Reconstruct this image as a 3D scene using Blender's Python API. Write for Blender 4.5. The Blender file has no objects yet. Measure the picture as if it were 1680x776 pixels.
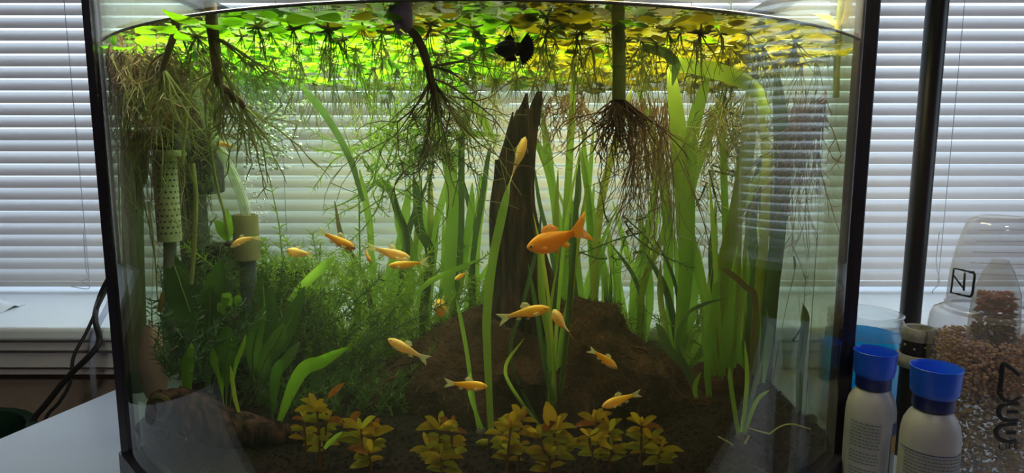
import bpy, bmesh, math, random
from mathutils import Vector, Matrix, noise
R = random.Random(7)
PI = math.pi
# ------------------------------------------------------------------ camera, world, exposure
SC = bpy.context.scene
COL = SC.collection
FPX = 1050.0                      # focal length in pixels of the 1680 px frame
TH = math.atan(FPX / 7590.0)      # camera pitched down
ZC = 0.35                         # camera height above the table top (z = 0)
CT, ST = math.cos(TH), math.sin(TH)
cam_d = bpy.data.cameras.new('camera'); cam = bpy.data.objects.new('camera', cam_d); COL.objects.link(cam)
cam.location = (0, 0, ZC); cam.rotation_euler = (PI/2 - TH, 0, 0)
cam_d.sensor_width = 36; cam_d.lens = 36 * FPX / 1680; cam_d.clip_start = .02; cam_d.clip_end = 60
SC.camera = cam
SC.view_settings.view_transform = 'Standard'; SC.view_settings.look = 'None'
SC.view_settings.gamma = 1; SC.view_settings.use_curve_mapping = False
SC.view_settings.exposure = 0.55
SC.cycles.max_bounces = 10; SC.cycles.diffuse_bounces = 5; SC.cycles.glossy_bounces = 4
SC.cycles.transmission_bounces = 6; SC.cycles.transparent_max_bounces = 40; SC.cycles.volume_bounces = 0
SC.cycles.use_denoising = True; SC.cycles.sample_clamp_indirect = 6; SC.cycles.caustics_reflective = False; SC.cycles.caustics_refractive = False
W = bpy.data.worlds.new('sky'); SC.world = W; W.use_nodes = True
wb = W.node_tree.nodes['Background']; wb.inputs[0].default_value = (.70, .86, 1.0, 1); wb.inputs[1].default_value = 2.0
def area(name, loc, rot, sx, sy, power, color=(1, 1, 1), portal=False, spread=132):
    d = bpy.data.lights.new(name, 'AREA'); d.spread = PI if portal else math.radians(spread); d.shape = 'RECTANGLE'; d.size = sx; d.size_y = sy; d.energy = power; d.color = color
    if portal: d.cycles.is_portal = True
    o = bpy.data.objects.new(name, d); o.location = loc; o.rotation_euler = rot; COL.objects.link(o); return o
area('window_portal', (0, 1.36, .48), (-PI/2, 0, 0), 2.6, .9, 1, portal=True)
area('side_window_portal', (1.46, .45, .48), (0, PI/2, 0), .9, .9, 1, portal=True)
# tank lamp LEDs (the lamp's housing is built with the aquarium): cool on the left, warm on the right
area('lamp_led_cool', (-.21, .715, .567), (0, 0, 0), .34, .25, 7.6, (.97, 1, .86))
area('lamp_led_warm', (.14, .715, .567), (0, 0, 0), .34, .25, 7.4, (1, .84, .50), spread=160)

area('ceiling_fill_led', (.2, -.7, 1.655), (0, 0, 0), .30, .30, 6.5, (1, .95, .90), spread=180)  # added fill for surfaces facing the viewer, out of view
# ------------------------------------------------------------------ pixel helpers (a pixel seen at depth Y)
def P(px, py, Y):
    u = (px - 840) / FPX; v = (388 - py) / FPX
    k = Y / (CT + v*ST)
    return Vector((u*k, Y, ZC + (v*CT - ST)*k))
def PZ(px, py, z):
    u = (px - 840) / FPX; v = (388 - py) / FPX
    k = (z - ZC) / (v*CT - ST)
    return Vector((u*k, (CT + v*ST)*k, z))
def groundpx(px, py, Y):
    """the pixel row where a plant standing at depth Y meets the gravel"""
    for _ in range(60):
        p = P(px, py, Y); g = gz(p.x, p.y) - .003
        if p.z <= g: return py
        py += 3
    return py
def S(n, Y): return n * Y / FPX   # length of n pixels at depth Y

# ------------------------------------------------------------------ materials
def mat(name):
    m = bpy.data.materials.new(name); m.use_nodes = True; nt = m.node_tree; nt.nodes.clear()
    out = nt.nodes.new('ShaderNodeOutputMaterial'); return m, nt, out
def N(nt, t, **kw):
    n = nt.nodes.new('ShaderNode' + t)
    for k, v in kw.items():
        if k in n.inputs: n.inputs[k].default_value = v
        else: setattr(n, k, v)
    return n
def L(nt, a, b): nt.links.new(a, b)
def c4(c): return (c[0], c[1], c[2], 1)
def varied(nt, c1, c2, scale=30., rnd=.5, detail=3.):
    """colour between c1 and c2: noise over the surface plus a per-object shift"""
    tc = N(nt, 'TexCoord'); no = N(nt, 'TexNoise'); no.inputs['Scale'].default_value = scale; no.inputs['Detail'].default_value = detail
    L(nt, tc.outputs['Object'], no.inputs['Vector'])
    oi = N(nt, 'ObjectInfo')
    a = N(nt, 'MapRange'); a.inputs[1].default_value = .3; a.inputs[2].default_value = .7; L(nt, no.outputs['Fac'], a.inputs[0])
    mx = N(nt, 'Mix'); mx.data_type = 'FLOAT'; mx.inputs[0].default_value = rnd
    L(nt, a.outputs[0], mx.inputs[2]); L(nt, oi.outputs['Random'], mx.inputs[3])
    mc = N(nt, 'Mix'); mc.data_type = 'RGBA'; mc.inputs[6].default_value = c4(c1); mc.inputs[7].default_value = c4(c2)
    L(nt, mx.outputs[0], mc.inputs[0])
    return mc.outputs[2], no
def leaf_mat(name, c1, c2, transl=.5, scale=40., rnd=.6, rough=.45, spec=.3, t1=None, t2=None):
    m, nt, out = mat(name)
    col, no = varied(nt, c1, c2, scale, rnd)
    pr = N(nt, 'BsdfPrincipled'); pr.inputs['Roughness'].default_value = rough; pr.inputs['Specular IOR Level'].default_value = spec
    L(nt, col, pr.inputs['Base Color'])
    tr = N(nt, 'BsdfTranslucent')
    if t1: tcol, _ = varied(nt, t1, t2, scale, rnd); L(nt, tcol, tr.inputs['Color'])
    else: L(nt, col, tr.inputs['Color'])
    mx = N(nt, 'MixShader'); mx.inputs[0].default_value = transl
    L(nt, pr.outputs[0], mx.inputs[1]); L(nt, tr.outputs[0], mx.inputs[2]); L(nt, mx.outputs[0], out.inputs[0])
    return m
def solid(name, c1, c2=None, rough=.5, spec=.5, scale=30., rnd=0., bump=0., bscale=None, metal=0.):
    m, nt, out = mat(name); pr = N(nt, 'BsdfPrincipled')
    pr.inputs['Roughness'].default_value = rough; pr.inputs['Specular IOR Level'].default_value = spec; pr.inputs['Metallic'].default_value = metal
    col, no = varied(nt, c1, c2 or tuple(x*.85 for x in c1), scale, rnd); L(nt, col, pr.inputs['Base Color'])
    if bump:
        n2 = N(nt, 'TexNoise'); n2.inputs['Scale'].default_value = bscale or scale; n2.inputs['Detail'].default_value = 6
        tc = N(nt, 'TexCoord'); L(nt, tc.outputs['Object'], n2.inputs['Vector'])
        b = N(nt, 'Bump'); b.inputs['Strength'].default_value = bump; b.inputs['Distance'].default_value = .004
        L(nt, n2.outputs['Fac'], b.inputs['Height']); L(nt, b.outputs[0], pr.inputs['Normal'])
    L(nt, pr.outputs[0], out.inputs[0]); return m
def clear_mat(name, tint=(1, 1, 1), f0=.04, rough=.02, film=0., filmcol=(.5, .55, .4), edge=0., edgecol=(.3, .3, .3), filmscale=8., filmvar=0.):
    """thin clear sheet: transparent, Schlick reflection, optional scattering film"""
    m, nt, out = mat(name)
    tr = N(nt, 'BsdfTransparent'); tr.inputs[0].default_value = c4(tint)
    gl = N(nt, 'BsdfGlossy'); gl.inputs['Roughness'].default_value = rough
    lw = N(nt, 'LayerWeight'); lw.inputs['Blend'].default_value = .5
    p5 = N(nt, 'Math', operation='POWER'); p5.inputs[1].default_value = 5.0; L(nt, lw.outputs['Facing'], p5.inputs[0])
    ma = N(nt, 'Math', operation='MULTIPLY_ADD'); ma.inputs[1].default_value = .9 - f0; ma.inputs[2].default_value = f0; L(nt, p5.outputs[0], ma.inputs[0])
    base = tr.outputs[0]
    if film:
        df = N(nt, 'BsdfDiffuse'); df.inputs[0].default_value = c4(filmcol); tl = N(nt, 'BsdfTranslucent'); tl.inputs[0].default_value = c4(filmcol)
        h = N(nt, 'MixShader'); h.inputs[0].default_value = .6; L(nt, df.outputs[0], h.inputs[1]); L(nt, tl.outputs[0], h.inputs[2])
        f = N(nt, 'MixShader'); f.inputs[0].default_value = film; L(nt, tr.outputs[0], f.inputs[1]); L(nt, h.outputs[0], f.inputs[2])
        if filmvar:
            no = N(nt, 'TexNoise'); no.inputs['Scale'].default_value = filmscale; tc = N(nt, 'TexCoord'); L(nt, tc.outputs['Object'], no.inputs['Vector'])
            mr = N(nt, 'MapRange'); mr.inputs[1].default_value = .3; mr.inputs[2].default_value = .7; mr.inputs[3].default_value = max(0, film - filmvar); mr.inputs[4].default_value = film + filmvar
            L(nt, no.outputs['Fac'], mr.inputs[0]); L(nt, mr.outputs[0], f.inputs[0])
        base = f.outputs[0]
    if edge:
        df = N(nt, 'BsdfDiffuse'); df.inputs[0].default_value = c4(edgecol)
        p2 = N(nt, 'Math', operation='POWER'); p2.inputs[1].default_value = 3.0; L(nt, lw.outputs['Facing'], p2.inputs[0])
        p3 = N(nt, 'Math', operation='MULTIPLY'); p3.inputs[1].default_value = edge; L(nt, p2.outputs[0], p3.inputs[0])
        e = N(nt, 'MixShader'); L(nt, p3.outputs[0], e.inputs[0]); L(nt, base, e.inputs[1]); L(nt, df.outputs[0], e.inputs[2]); base = e.outputs[0]
    mx = N(nt, 'MixShader'); L(nt, ma.outputs[0], mx.inputs[0]); L(nt, base, mx.inputs[1]); L(nt, gl.outputs[0], mx.inputs[2])
    L(nt, mx.outputs[0], out.inputs[0]); return m
M = {}
# ------------------------------------------------------------------ mesh builder
def cr(pts, n):
    """Catmull-Rom through pts, n samples per span"""
    if len(pts) < 3: return [pts[0].lerp(pts[-1], i/n) for i in range(n+1)]
    q = [pts[0]*2 - pts[1]] + list(pts) + [pts[-1]*2 - pts[-2]]; o = []
    for i in range(1, len(q)-2):
        a, b, c, d = q[i-1:i+3]
        for k in range(n):
            t = k/n
            o.append(.5*((2*b) + (c-a)*t + (2*a-5*b+4*c-d)*t*t + (3*b-a-3*c+d)*t**3))
    o.append(pts[-1].copy()); return o
class MB:
    def __init__(s): s.v = []; s.f = []; s.mi = []
    def add(s, vs, fs, mi=0):
        b = len(s.v); s.v += [tuple(x) for x in vs]
        for f in fs: s.f.append(tuple(b+i for i in f)); s.mi.append(mi)
    def box(s, a, b, mi=0):
        x0, y0, z0 = a; x1, y1, z1 = b
        s.add([(x0,y0,z0),(x1,y0,z0),(x1,y1,z0),(x0,y1,z0),(x0,y0,z1),(x1,y0,z1),(x1,y1,z1),(x0,y1,z1)],
              [(3,2,1,0),(4,5,6,7),(0,1,5,4),(1,2,6,5),(2,3,7,6),(3,0,4,7)], mi)
    def tube(s, pts, rad, n=6, mi=0, cap=True):
        k = len(pts)
        if k < 2: return
        rr = rad if isinstance(rad, (list, tuple)) else [rad]*k
        t0 = (pts[1]-pts[0]).normalized(); ref = Vector((0, 1, 0)) if abs(t0.y) < .9 else Vector((1, 0, 0))
        u = t0.cross(ref).normalized(); vs = []; fs = []
        for i in range(k):
            t = (pts[min(i+1, k-1)] - pts[max(i-1, 0)])
            if t.length < 1e-9: t = t0
            t = t.normalized(); u = (u - t*u.dot(t)); u = u.normalized() if u.length > 1e-6 else t.orthogonal().normalized()
            w = t.cross(u)
            for j in range(n):
                a = 2*PI*j/n; vs.append(pts[i] + (u*math.cos(a) + w*math.sin(a))*rr[i])
        for i in range(k-1):
            for j in range(n): fs.append((i*n+j, i*n+(j+1)%n, (i+1)*n+(j+1)%n, (i+1)*n+j))
        if cap: fs.append(tuple(range(n-1, -1, -1))); fs.append(tuple((k-1)*n+j for j in range(n)))
        s.add(vs, fs, mi)
    def ribbon(s, pts, wid, ang=0., fold=.25, mi=0, ruffle=0., tang=0.):
        """blade with a shallow V section; ang turns its face about the vertical, tang adds twist along it"""
        k = len(pts); vs = []; fs = []
        for i in range(k):
            t = (pts[min(i+1, k-1)] - pts[max(i-1, 0)]).normalized()
            a = ang + tang*i/k
            fc = Vector((math.sin(a), -math.cos(a), .15))
            sd = t.cross(fc); sd = sd.normalized() if sd.length > 1e-6 else t.orthogonal().normalized()
            nn = sd.cross(t)
            w = wid[i]/2; r = ruffle*math.sin(i*1.9)*w
            vs += [pts[i] - sd*w + nn*(w*fold + r), pts[i], pts[i] + sd*w + nn*(w*fold - r)]
        for i in range(k-1):
            b = i*3; fs += [(b, b+1, b+4, b+3), (b+1, b+2, b+5, b+4)]
        s.add(vs, fs, mi)
    def lathe(s, prof, c=(0, 0, 0), n=32, mi=0, cap0=False, cap1=False, sx=1., sy=1.):
        vs = []; fs = []
        for (r, z) in prof:
            for j in range(n): a = 2*PI*j/n; vs.append((c[0]+r*sx*math.cos(a), c[1]+r*sy*math.sin(a), c[2]+z))
        for i in range(len(prof)-1):
            for j in range(n): fs.append((i*n+j, i*n+(j+1) % n, (i+1)*n+(j+1) % n, (i+1)*n+j))
        if cap0: fs.append(tuple(range(n-1, -1, -1)))
        if cap1: fs.append(tuple((len(prof)-1)*n+j for j in range(n)))
        s.add(vs, fs, mi)
    def blob(s, c, r, n=1, sx=1, sy=1, sz=1, nz=0., sc=8., mi=0):
        bm = bmesh.new(); bmesh.ops.create_icosphere(bm, subdivisions=n, radius=1)
        vs = []
        for v in bm.verts:
            p = v.co.copy(); d = 1 + nz*noise.noise(p*sc*.3 + Vector(c)*37)
            vs.append((c[0]+p.x*r*sx*d, c[1]+p.y*r*sy*d, c[2]+p.z*r*sz*d))
        fs = [tuple(v.index for v in f.verts) for f in bm.faces]; bm.free(); s.add(vs, fs, mi)
    def clamp(s):
        s.v = [clampv(v) for v in s.v]; return s
    def mesh(s, name, mats, smooth=True, org=None):
        me = bpy.data.meshes.new(name)
        vs = s.v if org is None else [(x-org[0], y-org[1], z-org[2]) for x, y, z in s.v]
        me.from_pydata(vs, [], s.f)
        for m in (mats if isinstance(mats, (list, tuple)) else [mats]): me.materials.append(M[m])
        if any(s.mi): me.polygons.foreach_set('material_index', s.mi)
        me.polygons.foreach_set('use_smooth', [smooth]*len(s.f)); me.update()
        if smooth: me.set_sharp_from_angle(angle=.75)
        return me
    def build(s, name, mats, parent=None, smooth=True, loc=None):
        """links ONE object; verts are given in world space and stored relative to the thing's base"""
        org = WL(parent) if parent else (loc or Vector((0, 0, 0)))
        o = bpy.data.objects.new(name, s.mesh(name, mats, smooth, org)); COL.objects.link(o)
        if parent: o.parent = parent
        else: o.location = org
        return o
def WL(o):
    v = Vector((0, 0, 0))
    while o: v = v + o.location; o = o.parent
    return v
def tag(o, label, cat, group=None, kind=None):
    if label: o['label'] = label
    if cat: o['category'] = cat
    if group: o['group'] = group
    if kind: o['kind'] = kind
    return o
def thing(name, loc, label, cat, group=None):
    o = bpy.data.objects.new(name, None); o.empty_display_size = .02; o.location = loc; COL.objects.link(o); return tag(o, label, cat, group)
def structure(o): o['kind'] = 'structure'; return o
def bevel(o, w=.002, seg=2):
    b = o.modifiers.new('bevel', 'BEVEL'); b.width = w; b.segments = seg; b.limit_method = 'ANGLE'; return o
# ------------------------------------------------------------------ material library
M['wall'] = solid('wall_paint', (.30, .235, .185), (.27, .21, .165), rough=.85, spec=.2, scale=60, bump=.15, bscale=400)
M['wall_pale'] = solid('room_paint', (.22, .20, .19), rough=.9, spec=.1)
M['ceiling'] = solid('ceiling_paint', (.4, .39, .38), rough=.9, spec=.1)
M['floor'] = solid('carpet', (.23, .19, .16), (.18, .15, .13), rough=.95, spec=.1, scale=40)
M['trim'] = solid('trim_paint', (.62, .58, .57), (.60, .56, .55), rough=.45, spec=.4)
M['sill'] = solid('sill_paint', (.78, .80, .84), (.76, .78, .82), rough=.35, spec=.5)
M['frame'] = solid('vinyl_frame', (.75, .76, .78), rough=.4)
M['slat'] = leaf_mat('blind_slat', (.84, .83, .84), (.80, .79, .80), transl=.11, scale=3, rnd=.3, rough=.35, spec=.4, t1=(.62, .50, .52), t2=(.62, .50, .52))
M['cord'] = solid('cord', (.55, .52, .54), rough=.8)
M['pane'] = clear_mat('window_glass', (.95, .97, .97))
M['table'] = solid('table_white', (.46, .48, .60), (.45, .47, .59), rough=.35, spec=.45, scale=18, bump=.05, bscale=200)
M['black'] = solid('black_plastic', (.012, .011, .014), rough=.4)
M['blacktrim'] = solid('corner_trim', (.022, .019, .026), rough=.3)
M['blackcable'] = solid('cable_rubber', (.010, .009, .010), rough=.55)
M['hose'] = clear_mat('clear_hose', (.86, .87, .95), film=.25, filmcol=(.72, .70, .82), edge=.5, edgecol=(.5, .48, .58))
M['whiteplastic'] = solid('crumpled_bag', (.85, .86, .9), rough=.3)
M['greenbag'] = solid('green_tub', (.010, .035, .020), rough=.35)
M['metalblack'] = solid('black_pole', (.014, .011, .013), rough=.32)

# ------------------------------------------------------------------ the room
XW, YW = 1.35, 1.00               # right wall, window wall (room side)
z0, z1 = .073, .90                # window opening
def wall_with_hole(name, axis, pos, thick, a0, a1, b0, b1, zlo, zhi, m):
    """wall slab along x or y with a rectangular opening b0..b1 x z0..z1"""
    mb = MB()
    def slab(p0, p1, za, zb):
        if axis == 'x': mb.box((p0, pos, za), (p1, pos+thick, zb))
        else: mb.box((pos, p0, za), (pos+thick, p1, zb))
    slab(a0, a1, zlo, z0); slab(a0, a1, z1, zhi); slab(a0, b0, z0, z1); slab(b1, a1, z0, z1)
    return structure(mb.build(name, m, smooth=False))
ZF, ZT = -.74, 1.70
wall_with_hole('wall_front', 'x', YW, .40, -1.9, XW+.2, -1.28, 1.22, ZF, ZT, 'wall')
wall_with_hole('wall_right', 'y', XW, .20, -2.4, YW, .02, .93, ZF, ZT, 'wall')
for nm, a, b, m in (('wall_left', (-2.0, -2.5, ZF), (-1.9, YW+.4, ZT), 'wall_pale'), ('wall_back', (-1.9, -2.5, ZF), (XW+.2, -2.4, ZT), 'wall_pale'),
                    ('floor', (-2.0, -2.5, ZF-.05), (XW+.2, YW+.4, ZF), 'floor'), ('ceiling', (-2.0, -2.5, ZT), (XW+.2, YW+.4, ZT+.05), 'ceiling')):
    mb = MB(); mb.box(a, b); structure(mb.build(nm, m, smooth=False))
cl = thing('ceiling_fill', Vector((.2, -.7, ZT)), 'flat square fill light added on the ceiling, unseen above and behind the viewer', 'added fill light')
mb = MB(); mb.box((.02, -.88, 1.66), (.38, -.52, ZT-.0005)); mb.build('housing', 'frame', cl, smooth=False)  # housing for the added, unseen fill light
# window frames with glass
mb = MB()
for x0, x1, za, zb in ((-1.28, 1.22, z0, z0+.05), (-1.28, 1.22, z1-.05, z1), (-1.28, -1.23, z0+.05, z1-.05), (1.17, 1.22, z0+.05, z1-.05), (-.055, -.005, z0+.05, z1-.05)):
    mb.box((x0, 1.33, za), (x1, 1.38, zb))
win = structure(mb.build('window_1', 'frame', smooth=False, loc=Vector((0, 1.355, z0))))
for x0, x1 in ((-1.23, -.055), (-.005, 1.17)):
    mb = MB(); mb.box((x0, 1.353, z0+.05), (x1, 1.357, z1-.05)); mb.build('pane', 'pane', win, smooth=False)
mb = MB(); mb.box((-1.279, .965, z0-.022), (1.219, 1.329, z0+.0005)); sl = mb.build('window_sill', 'sill', win, smooth=False); bevel(sl, .006, 3)
mb = MB()
for ya, yb, za, zb in ((.02, .93, z0, z0+.05), (.02, .93, z1-.05, z1), (.02, .07, z0+.05, z1-.05), (.88, .93, z0+.05, z1-.05)):
    mb.box((XW+.12, ya, za), (XW+.16, yb, zb))
win2 = structure(mb.build('window_2', 'frame', smooth=False, loc=Vector((XW+.14, .45, z0))))
mb = MB(); mb.box((XW+.138, .07, z0+.05), (XW+.142, .88, z1-.05)); mb.build('pane', 'pane', win2, smooth=False)
mb = MB(); mb.box((XW-.03, .02, z0-.02), (XW+.119, .93, z0+.0005)); mb.build('window_sill', 'sill', win2, smooth=False)
# moulding under the sill, stepped
mb = MB(); zt = z0-.0225
for d, h in ((.027, .016), (.020, .030), (.014, .014)):
    mb.box((-1.32, YW-d, zt-h), (1.26, YW-.0004, zt)); zt -= h
structure(mb.build('trim_1', 'trim', smooth=False))

# ------------------------------------------------------------------ blinds: every slat a part
def blind(name, label, org, length, zlo, zhi, rz, cords, tilt, pitch):
    t = thing(name, org, label, 'blind'); t.rotation_euler = (0, 0, rz)
    w = .0255; n = 7; mb = MB(); vs = []; fs = []
    for sx in (-1, 1):
        for i in range(n):
            a = (i/(n-1) - .5); y = a*w; crown = .0022*(1 - 4*a*a)
            yy = y*math.cos(tilt) - crown*math.sin(tilt); zz = y*math.sin(tilt) + crown*math.cos(tilt)
            vs.append((sx*length/2, yy, zz))
    for i in range(n-1): fs.append((i, i+1, n+i+1, n+i))
    mb.add(vs, fs); me = mb.mesh('slat', 'slat')
    k = int((zhi - zlo - .03)/pitch)
    for i in range(k):
        o = bpy.data.objects.new('slat', me); COL.objects.link(o); o.parent = t
        o.location = (R.uniform(-.001, .001), R.uniform(-.0004, .0004), zlo + .022 + i*pitch - org[2])
        o.rotation_euler = (R.uniform(-.022, .022), R.uniform(-.0009, .0009), 0)
    def sub(nm, f, m, smooth=False):
        b = MB(); f(b); o = bpy.data.objects.new(nm, b.mesh(nm, m, smooth)); COL.objects.link(o); o.parent = t; return o
    zo = org[2]
    bevel(sub('bottom_rail', lambda b: b.box((-length/2, -.013, zlo-zo), (length/2, .013, zlo+.011-zo)), 'slat'), .003)
    sub('head_rail', lambda b: b.box((-length/2, -.018, zhi-.028-zo), (length/2, .018, zhi-zo)), 'frame')
    for cx in cords:
        for dx in (0,):
            sub('ladder_cord', lambda b: b.tube([Vector((cx, -.0125, zlo-zo)), Vector((cx+.001, -.0128, (zlo+zhi)/2-zo)), Vector((cx, -.0125, zhi-.03-zo))], .0007, 5), 'cord', True)
    return t
YBL = 1.22
bl = blind('window_blind', 'wide white horizontal slat blind with closed slats, hanging behind the aquarium', Vector((-.03, YBL, z0+.01)), 2.46, z0+.012, z1-.002, 0,
           (P(130, 200, YBL).x+.03, P(1556, 200, YBL).x+.03, P(470, 300, YBL).x+.03, P(1120, 300, YBL).x+.03), math.radians(58), .0224)
blind('window_blind', 'white slat blind on the window to the right, seen mirrored in the tank\'s right end', Vector((XW+.07, .475, z0+.01)), .88, z0+.012, z1-.002, -PI/2, (-.3, .3), math.radians(40), .0224)
# loose tilt string hanging in front of the blind on the left, and a curled one on the right
def cordthing(pts, label, Y):
    mb = MB(); mb.tube(cr([P(x, y, Y) for x, y in pts], 5), .0008, 5); o = mb.build('pull_string', 'cord', loc=P(*pts[-1], Y)); tag(o, label, 'string')
cordthing([(137, 380), (141, 440), (146, 455), (134, 462), (146, 468), (143, 474), (116, 470)], 'thin grey pull string curling over the bottom rail, left of the tank', YBL-.022)
cordthing([(1541, 380), (1536, 430), (1541, 462), (1530, 478), (1534, 486)], 'thin grey pull string hanging between the black pole and the clear bottle', YBL-.022)

# ------------------------------------------------------------------ table
a = PZ(0, 719, 0); b = PZ(205, 632, 0); d = (b-a)/(b.y-a.y)
mb = MB(); yb, yf = .962, .425
A = [a + d*(yf-a.y), Vector((1.05, yf, 0)), Vector((1.05, yb, 0)), a + d*(yb-a.y)]
mb.add([(p.x, p.y, 0) for p in A] + [(p.x, p.y, -.028) for p in A], [(0, 1, 2, 3), (7, 6, 5, 4), (0, 4, 5, 1), (1, 5, 6, 2), (2, 6, 7, 3), (3, 7, 4, 0)])
tb = thing('table', Vector((.2, .55, ZF)), 'white laminate table that carries the aquarium and the bottles', 'table')
bevel(mb.build('tabletop', 'table', tb, smooth=False), .002)
for p in ((-.58, .47), (.98, .47), (.98, .9), (-.50, .9)):
    mb = MB(); mb.box((p[0]-.025, p[1]-.025, ZF), (p[0]+.025, p[1]+.025, -.028)); mb.build('leg', 'table', tb, smooth=False)

# ------------------------------------------------------------------ left of the tank: cables, hose, tub, scrap on the sill
def cable(name, pts, r, m, label, cat, n=8):
    q = [P(x, y, Y) for x, y, Y in pts]
    mb = MB(); mb.tube(cr(q, 8), r, n); return tag(mb.build(name, m, loc=q[-1]), label, cat)
YC_ = .945
cable('power_cable', [(215, 425, .985), (196, 437, .985), (178, 458, .985), (163, 490, .985), (156, 522, YC_), (163, 556, .94), (152, 578, .93), (112, 618, .92), (78, 660, .91), (52, 694, .90), (30, 760, .88), (18, 860, .87)], .0042, 'blackcable', 'thicker black power cable running down from behind the tank to the table edge', 'cable')
cable('power_cable', [(215, 432, .975), (194, 445, .975), (178, 470, .975), (160, 505, .96), (142, 545, .945), (121, 585, .93), (115, 628, .92), (97, 660, .91), (74, 689, .90), (60, 760, .88), (52, 860, .87)], .0026, 'blackcable', 'thinner black power cable crossing the thicker one, left of the tank', 'cable')
cable('air_hose', [(215, 440, .966), (196, 462, .966), (176, 505, .955), (156, 545, .94), (151, 590, .935), (155, 648, .935), (158, 720, .975), (160, 800, .975)], .0042, 'hose', 'clear plastic hose hanging beside the black cables, left of the tank', 'hose', 10)
q = P(8, 700, .88); mb = MB()
mb.lathe([(.0, 0), (.085, 0), (.10, .3), (.115, q.z-ZF-.012), (.121, q.z-ZF-.006), (.121, q.z-ZF), (.108, q.z-ZF), (.100, q.z-ZF-.03), (.09, .3), (0, .28)], (-.80, .83, ZF), 28)
tag(mb.build('plastic_tub', 'greenbag', loc=Vector((-.80, .83, ZF))), 'dark green plastic tub standing on the floor beyond the table edge, lower left', 'tub')
mb = MB(); vs = []; fs = []
for i in range(9):
    for j in range(6):
        x, y = i/8 - .5, j/5 - .5
        vs.append((-.92 + x*.11, 1.08 + y*.06, z0 + .0012 + max(0, .022*(1 - 3.2*(x*x+y*y)) + .007*noise.noise(Vector((i*.9, j*1.3, 2))))))
for i in range(8):
    for j in range(5): fs.append((i*6+j, (i+1)*6+j, (i+1)*6+j+1, i*6+j+1))
mb.add(vs, fs); o = mb.build('plastic_scrap', 'whiteplastic', loc=Vector((-.92, 1.08, z0+.001))); sm = o.modifiers.new('thick', 'SOLIDIFY'); sm.thickness = .0006
tag(o, 'crumpled white plastic scrap lying on the window sill at far left', 'plastic scrap')
# ------------------------------------------------------------------ aquarium
XL, XR, YC, SAG, YB = -.404, .346, .633, .182, .955
XC = (XL+XR)/2; HW = (XR-XL)/2; RB = (HW*HW + SAG*SAG)/(2*SAG); CY = YC - SAG + RB
ZW = P(160, 68, YC).z             # water level
ZR = ZW + .075                    # rim
def yf_(x, off=0.): return CY - math.sqrt(max(1e-9, (RB-off)**2 - (x-XC)**2))
def arc(x0, x1, n, off=0.): return [(x0+(x1-x0)*i/n, yf_(x0+(x1-x0)*i/n, off)) for i in range(n+1)]
def clampv(v):
    x = min(max(v[0], XL+.0095), XR-.0095); return (x, min(max(v[1], yf_(x, .0095)), YB-.0095), v[2])
M['glass'] = clear_mat('tank_glass', (.985, .99, .98), f0=.045)
M['glass_side'] = clear_mat('tank_glass_haze', (.93, .96, .90), f0=.045, film=.22, filmcol=(.33, .36, .22), filmscale=9, filmvar=.10)  # greenish film stands for the haze of internal reflection in the side panes
M['wetglass'] = clear_mat('wet_glass', (.97, .98, .985), f0=.05, film=.10, filmcol=(.42, .48, .56), filmscale=14, filmvar=.06)
M['silicone'] = solid('silicone', (.10, .10, .09), rough=.3)
tank = thing('aquarium', Vector((XC, .72, 0)), 'large bow-fronted glass aquarium full of plants and fish, with black corner trim', 'aquarium')
def arcpane(name, za, zb, o0, o1, m, x0=XL+.009, x1=XR-.009, n=40):
    mb = MB(); a = arc(x0, x1, n, o0); b = arc(x0, x1, n, o1); vs = []; fs = []
    for (p, q) in zip(a, b): vs += [(p[0], p[1], za), (p[0], p[1], zb), (q[0], q[1], za), (q[0], q[1], zb)]
    for i in range(n):
        k = i*4; fs += [(k, k+4, k+5, k+1), (k+2, k+3, k+7, k+6), (k+1, k+5, k+7, k+3), (k, k+2, k+6, k+4)]
    fs += [(0, 1, 3, 2), (n*4, n*4+2, n*4+3, n*4+1)]
    mb.add(vs, fs); return mb.build(name, m, tank)
arcpane('front_pane', .03, ZR, 0, .006, 'glass')
arcpane('condensation', ZW+.004, ZR-.004, .0062, .0067, 'wetglass')     # fogged strip of glass above the water
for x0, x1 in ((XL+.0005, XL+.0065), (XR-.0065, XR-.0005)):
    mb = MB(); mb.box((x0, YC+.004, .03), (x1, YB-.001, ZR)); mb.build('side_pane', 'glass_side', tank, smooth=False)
mb = MB(); mb.box((XL+.007, YB-.006, .03), (XR-.007, YB, ZR)); mb.build('back_pane', 'glass', tank, smooth=False)
mb = MB(); vs = [(x, y, z) for z in (.012, .018) for x, y in arc(XL+.008, XR-.008, 30, .007) + [(XR-.008, YB-.008), (XL+.008, YB-.008)]]
n = 33; mb.add(vs, [tuple(range(n-1, -1, -1)), tuple(range(n, 2*n))] + [(i, (i+1) % n, n+(i+1) % n, n+i) for i in range(n)]); mb.build('bottom_pane', 'black', tank, smooth=False)
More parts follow.
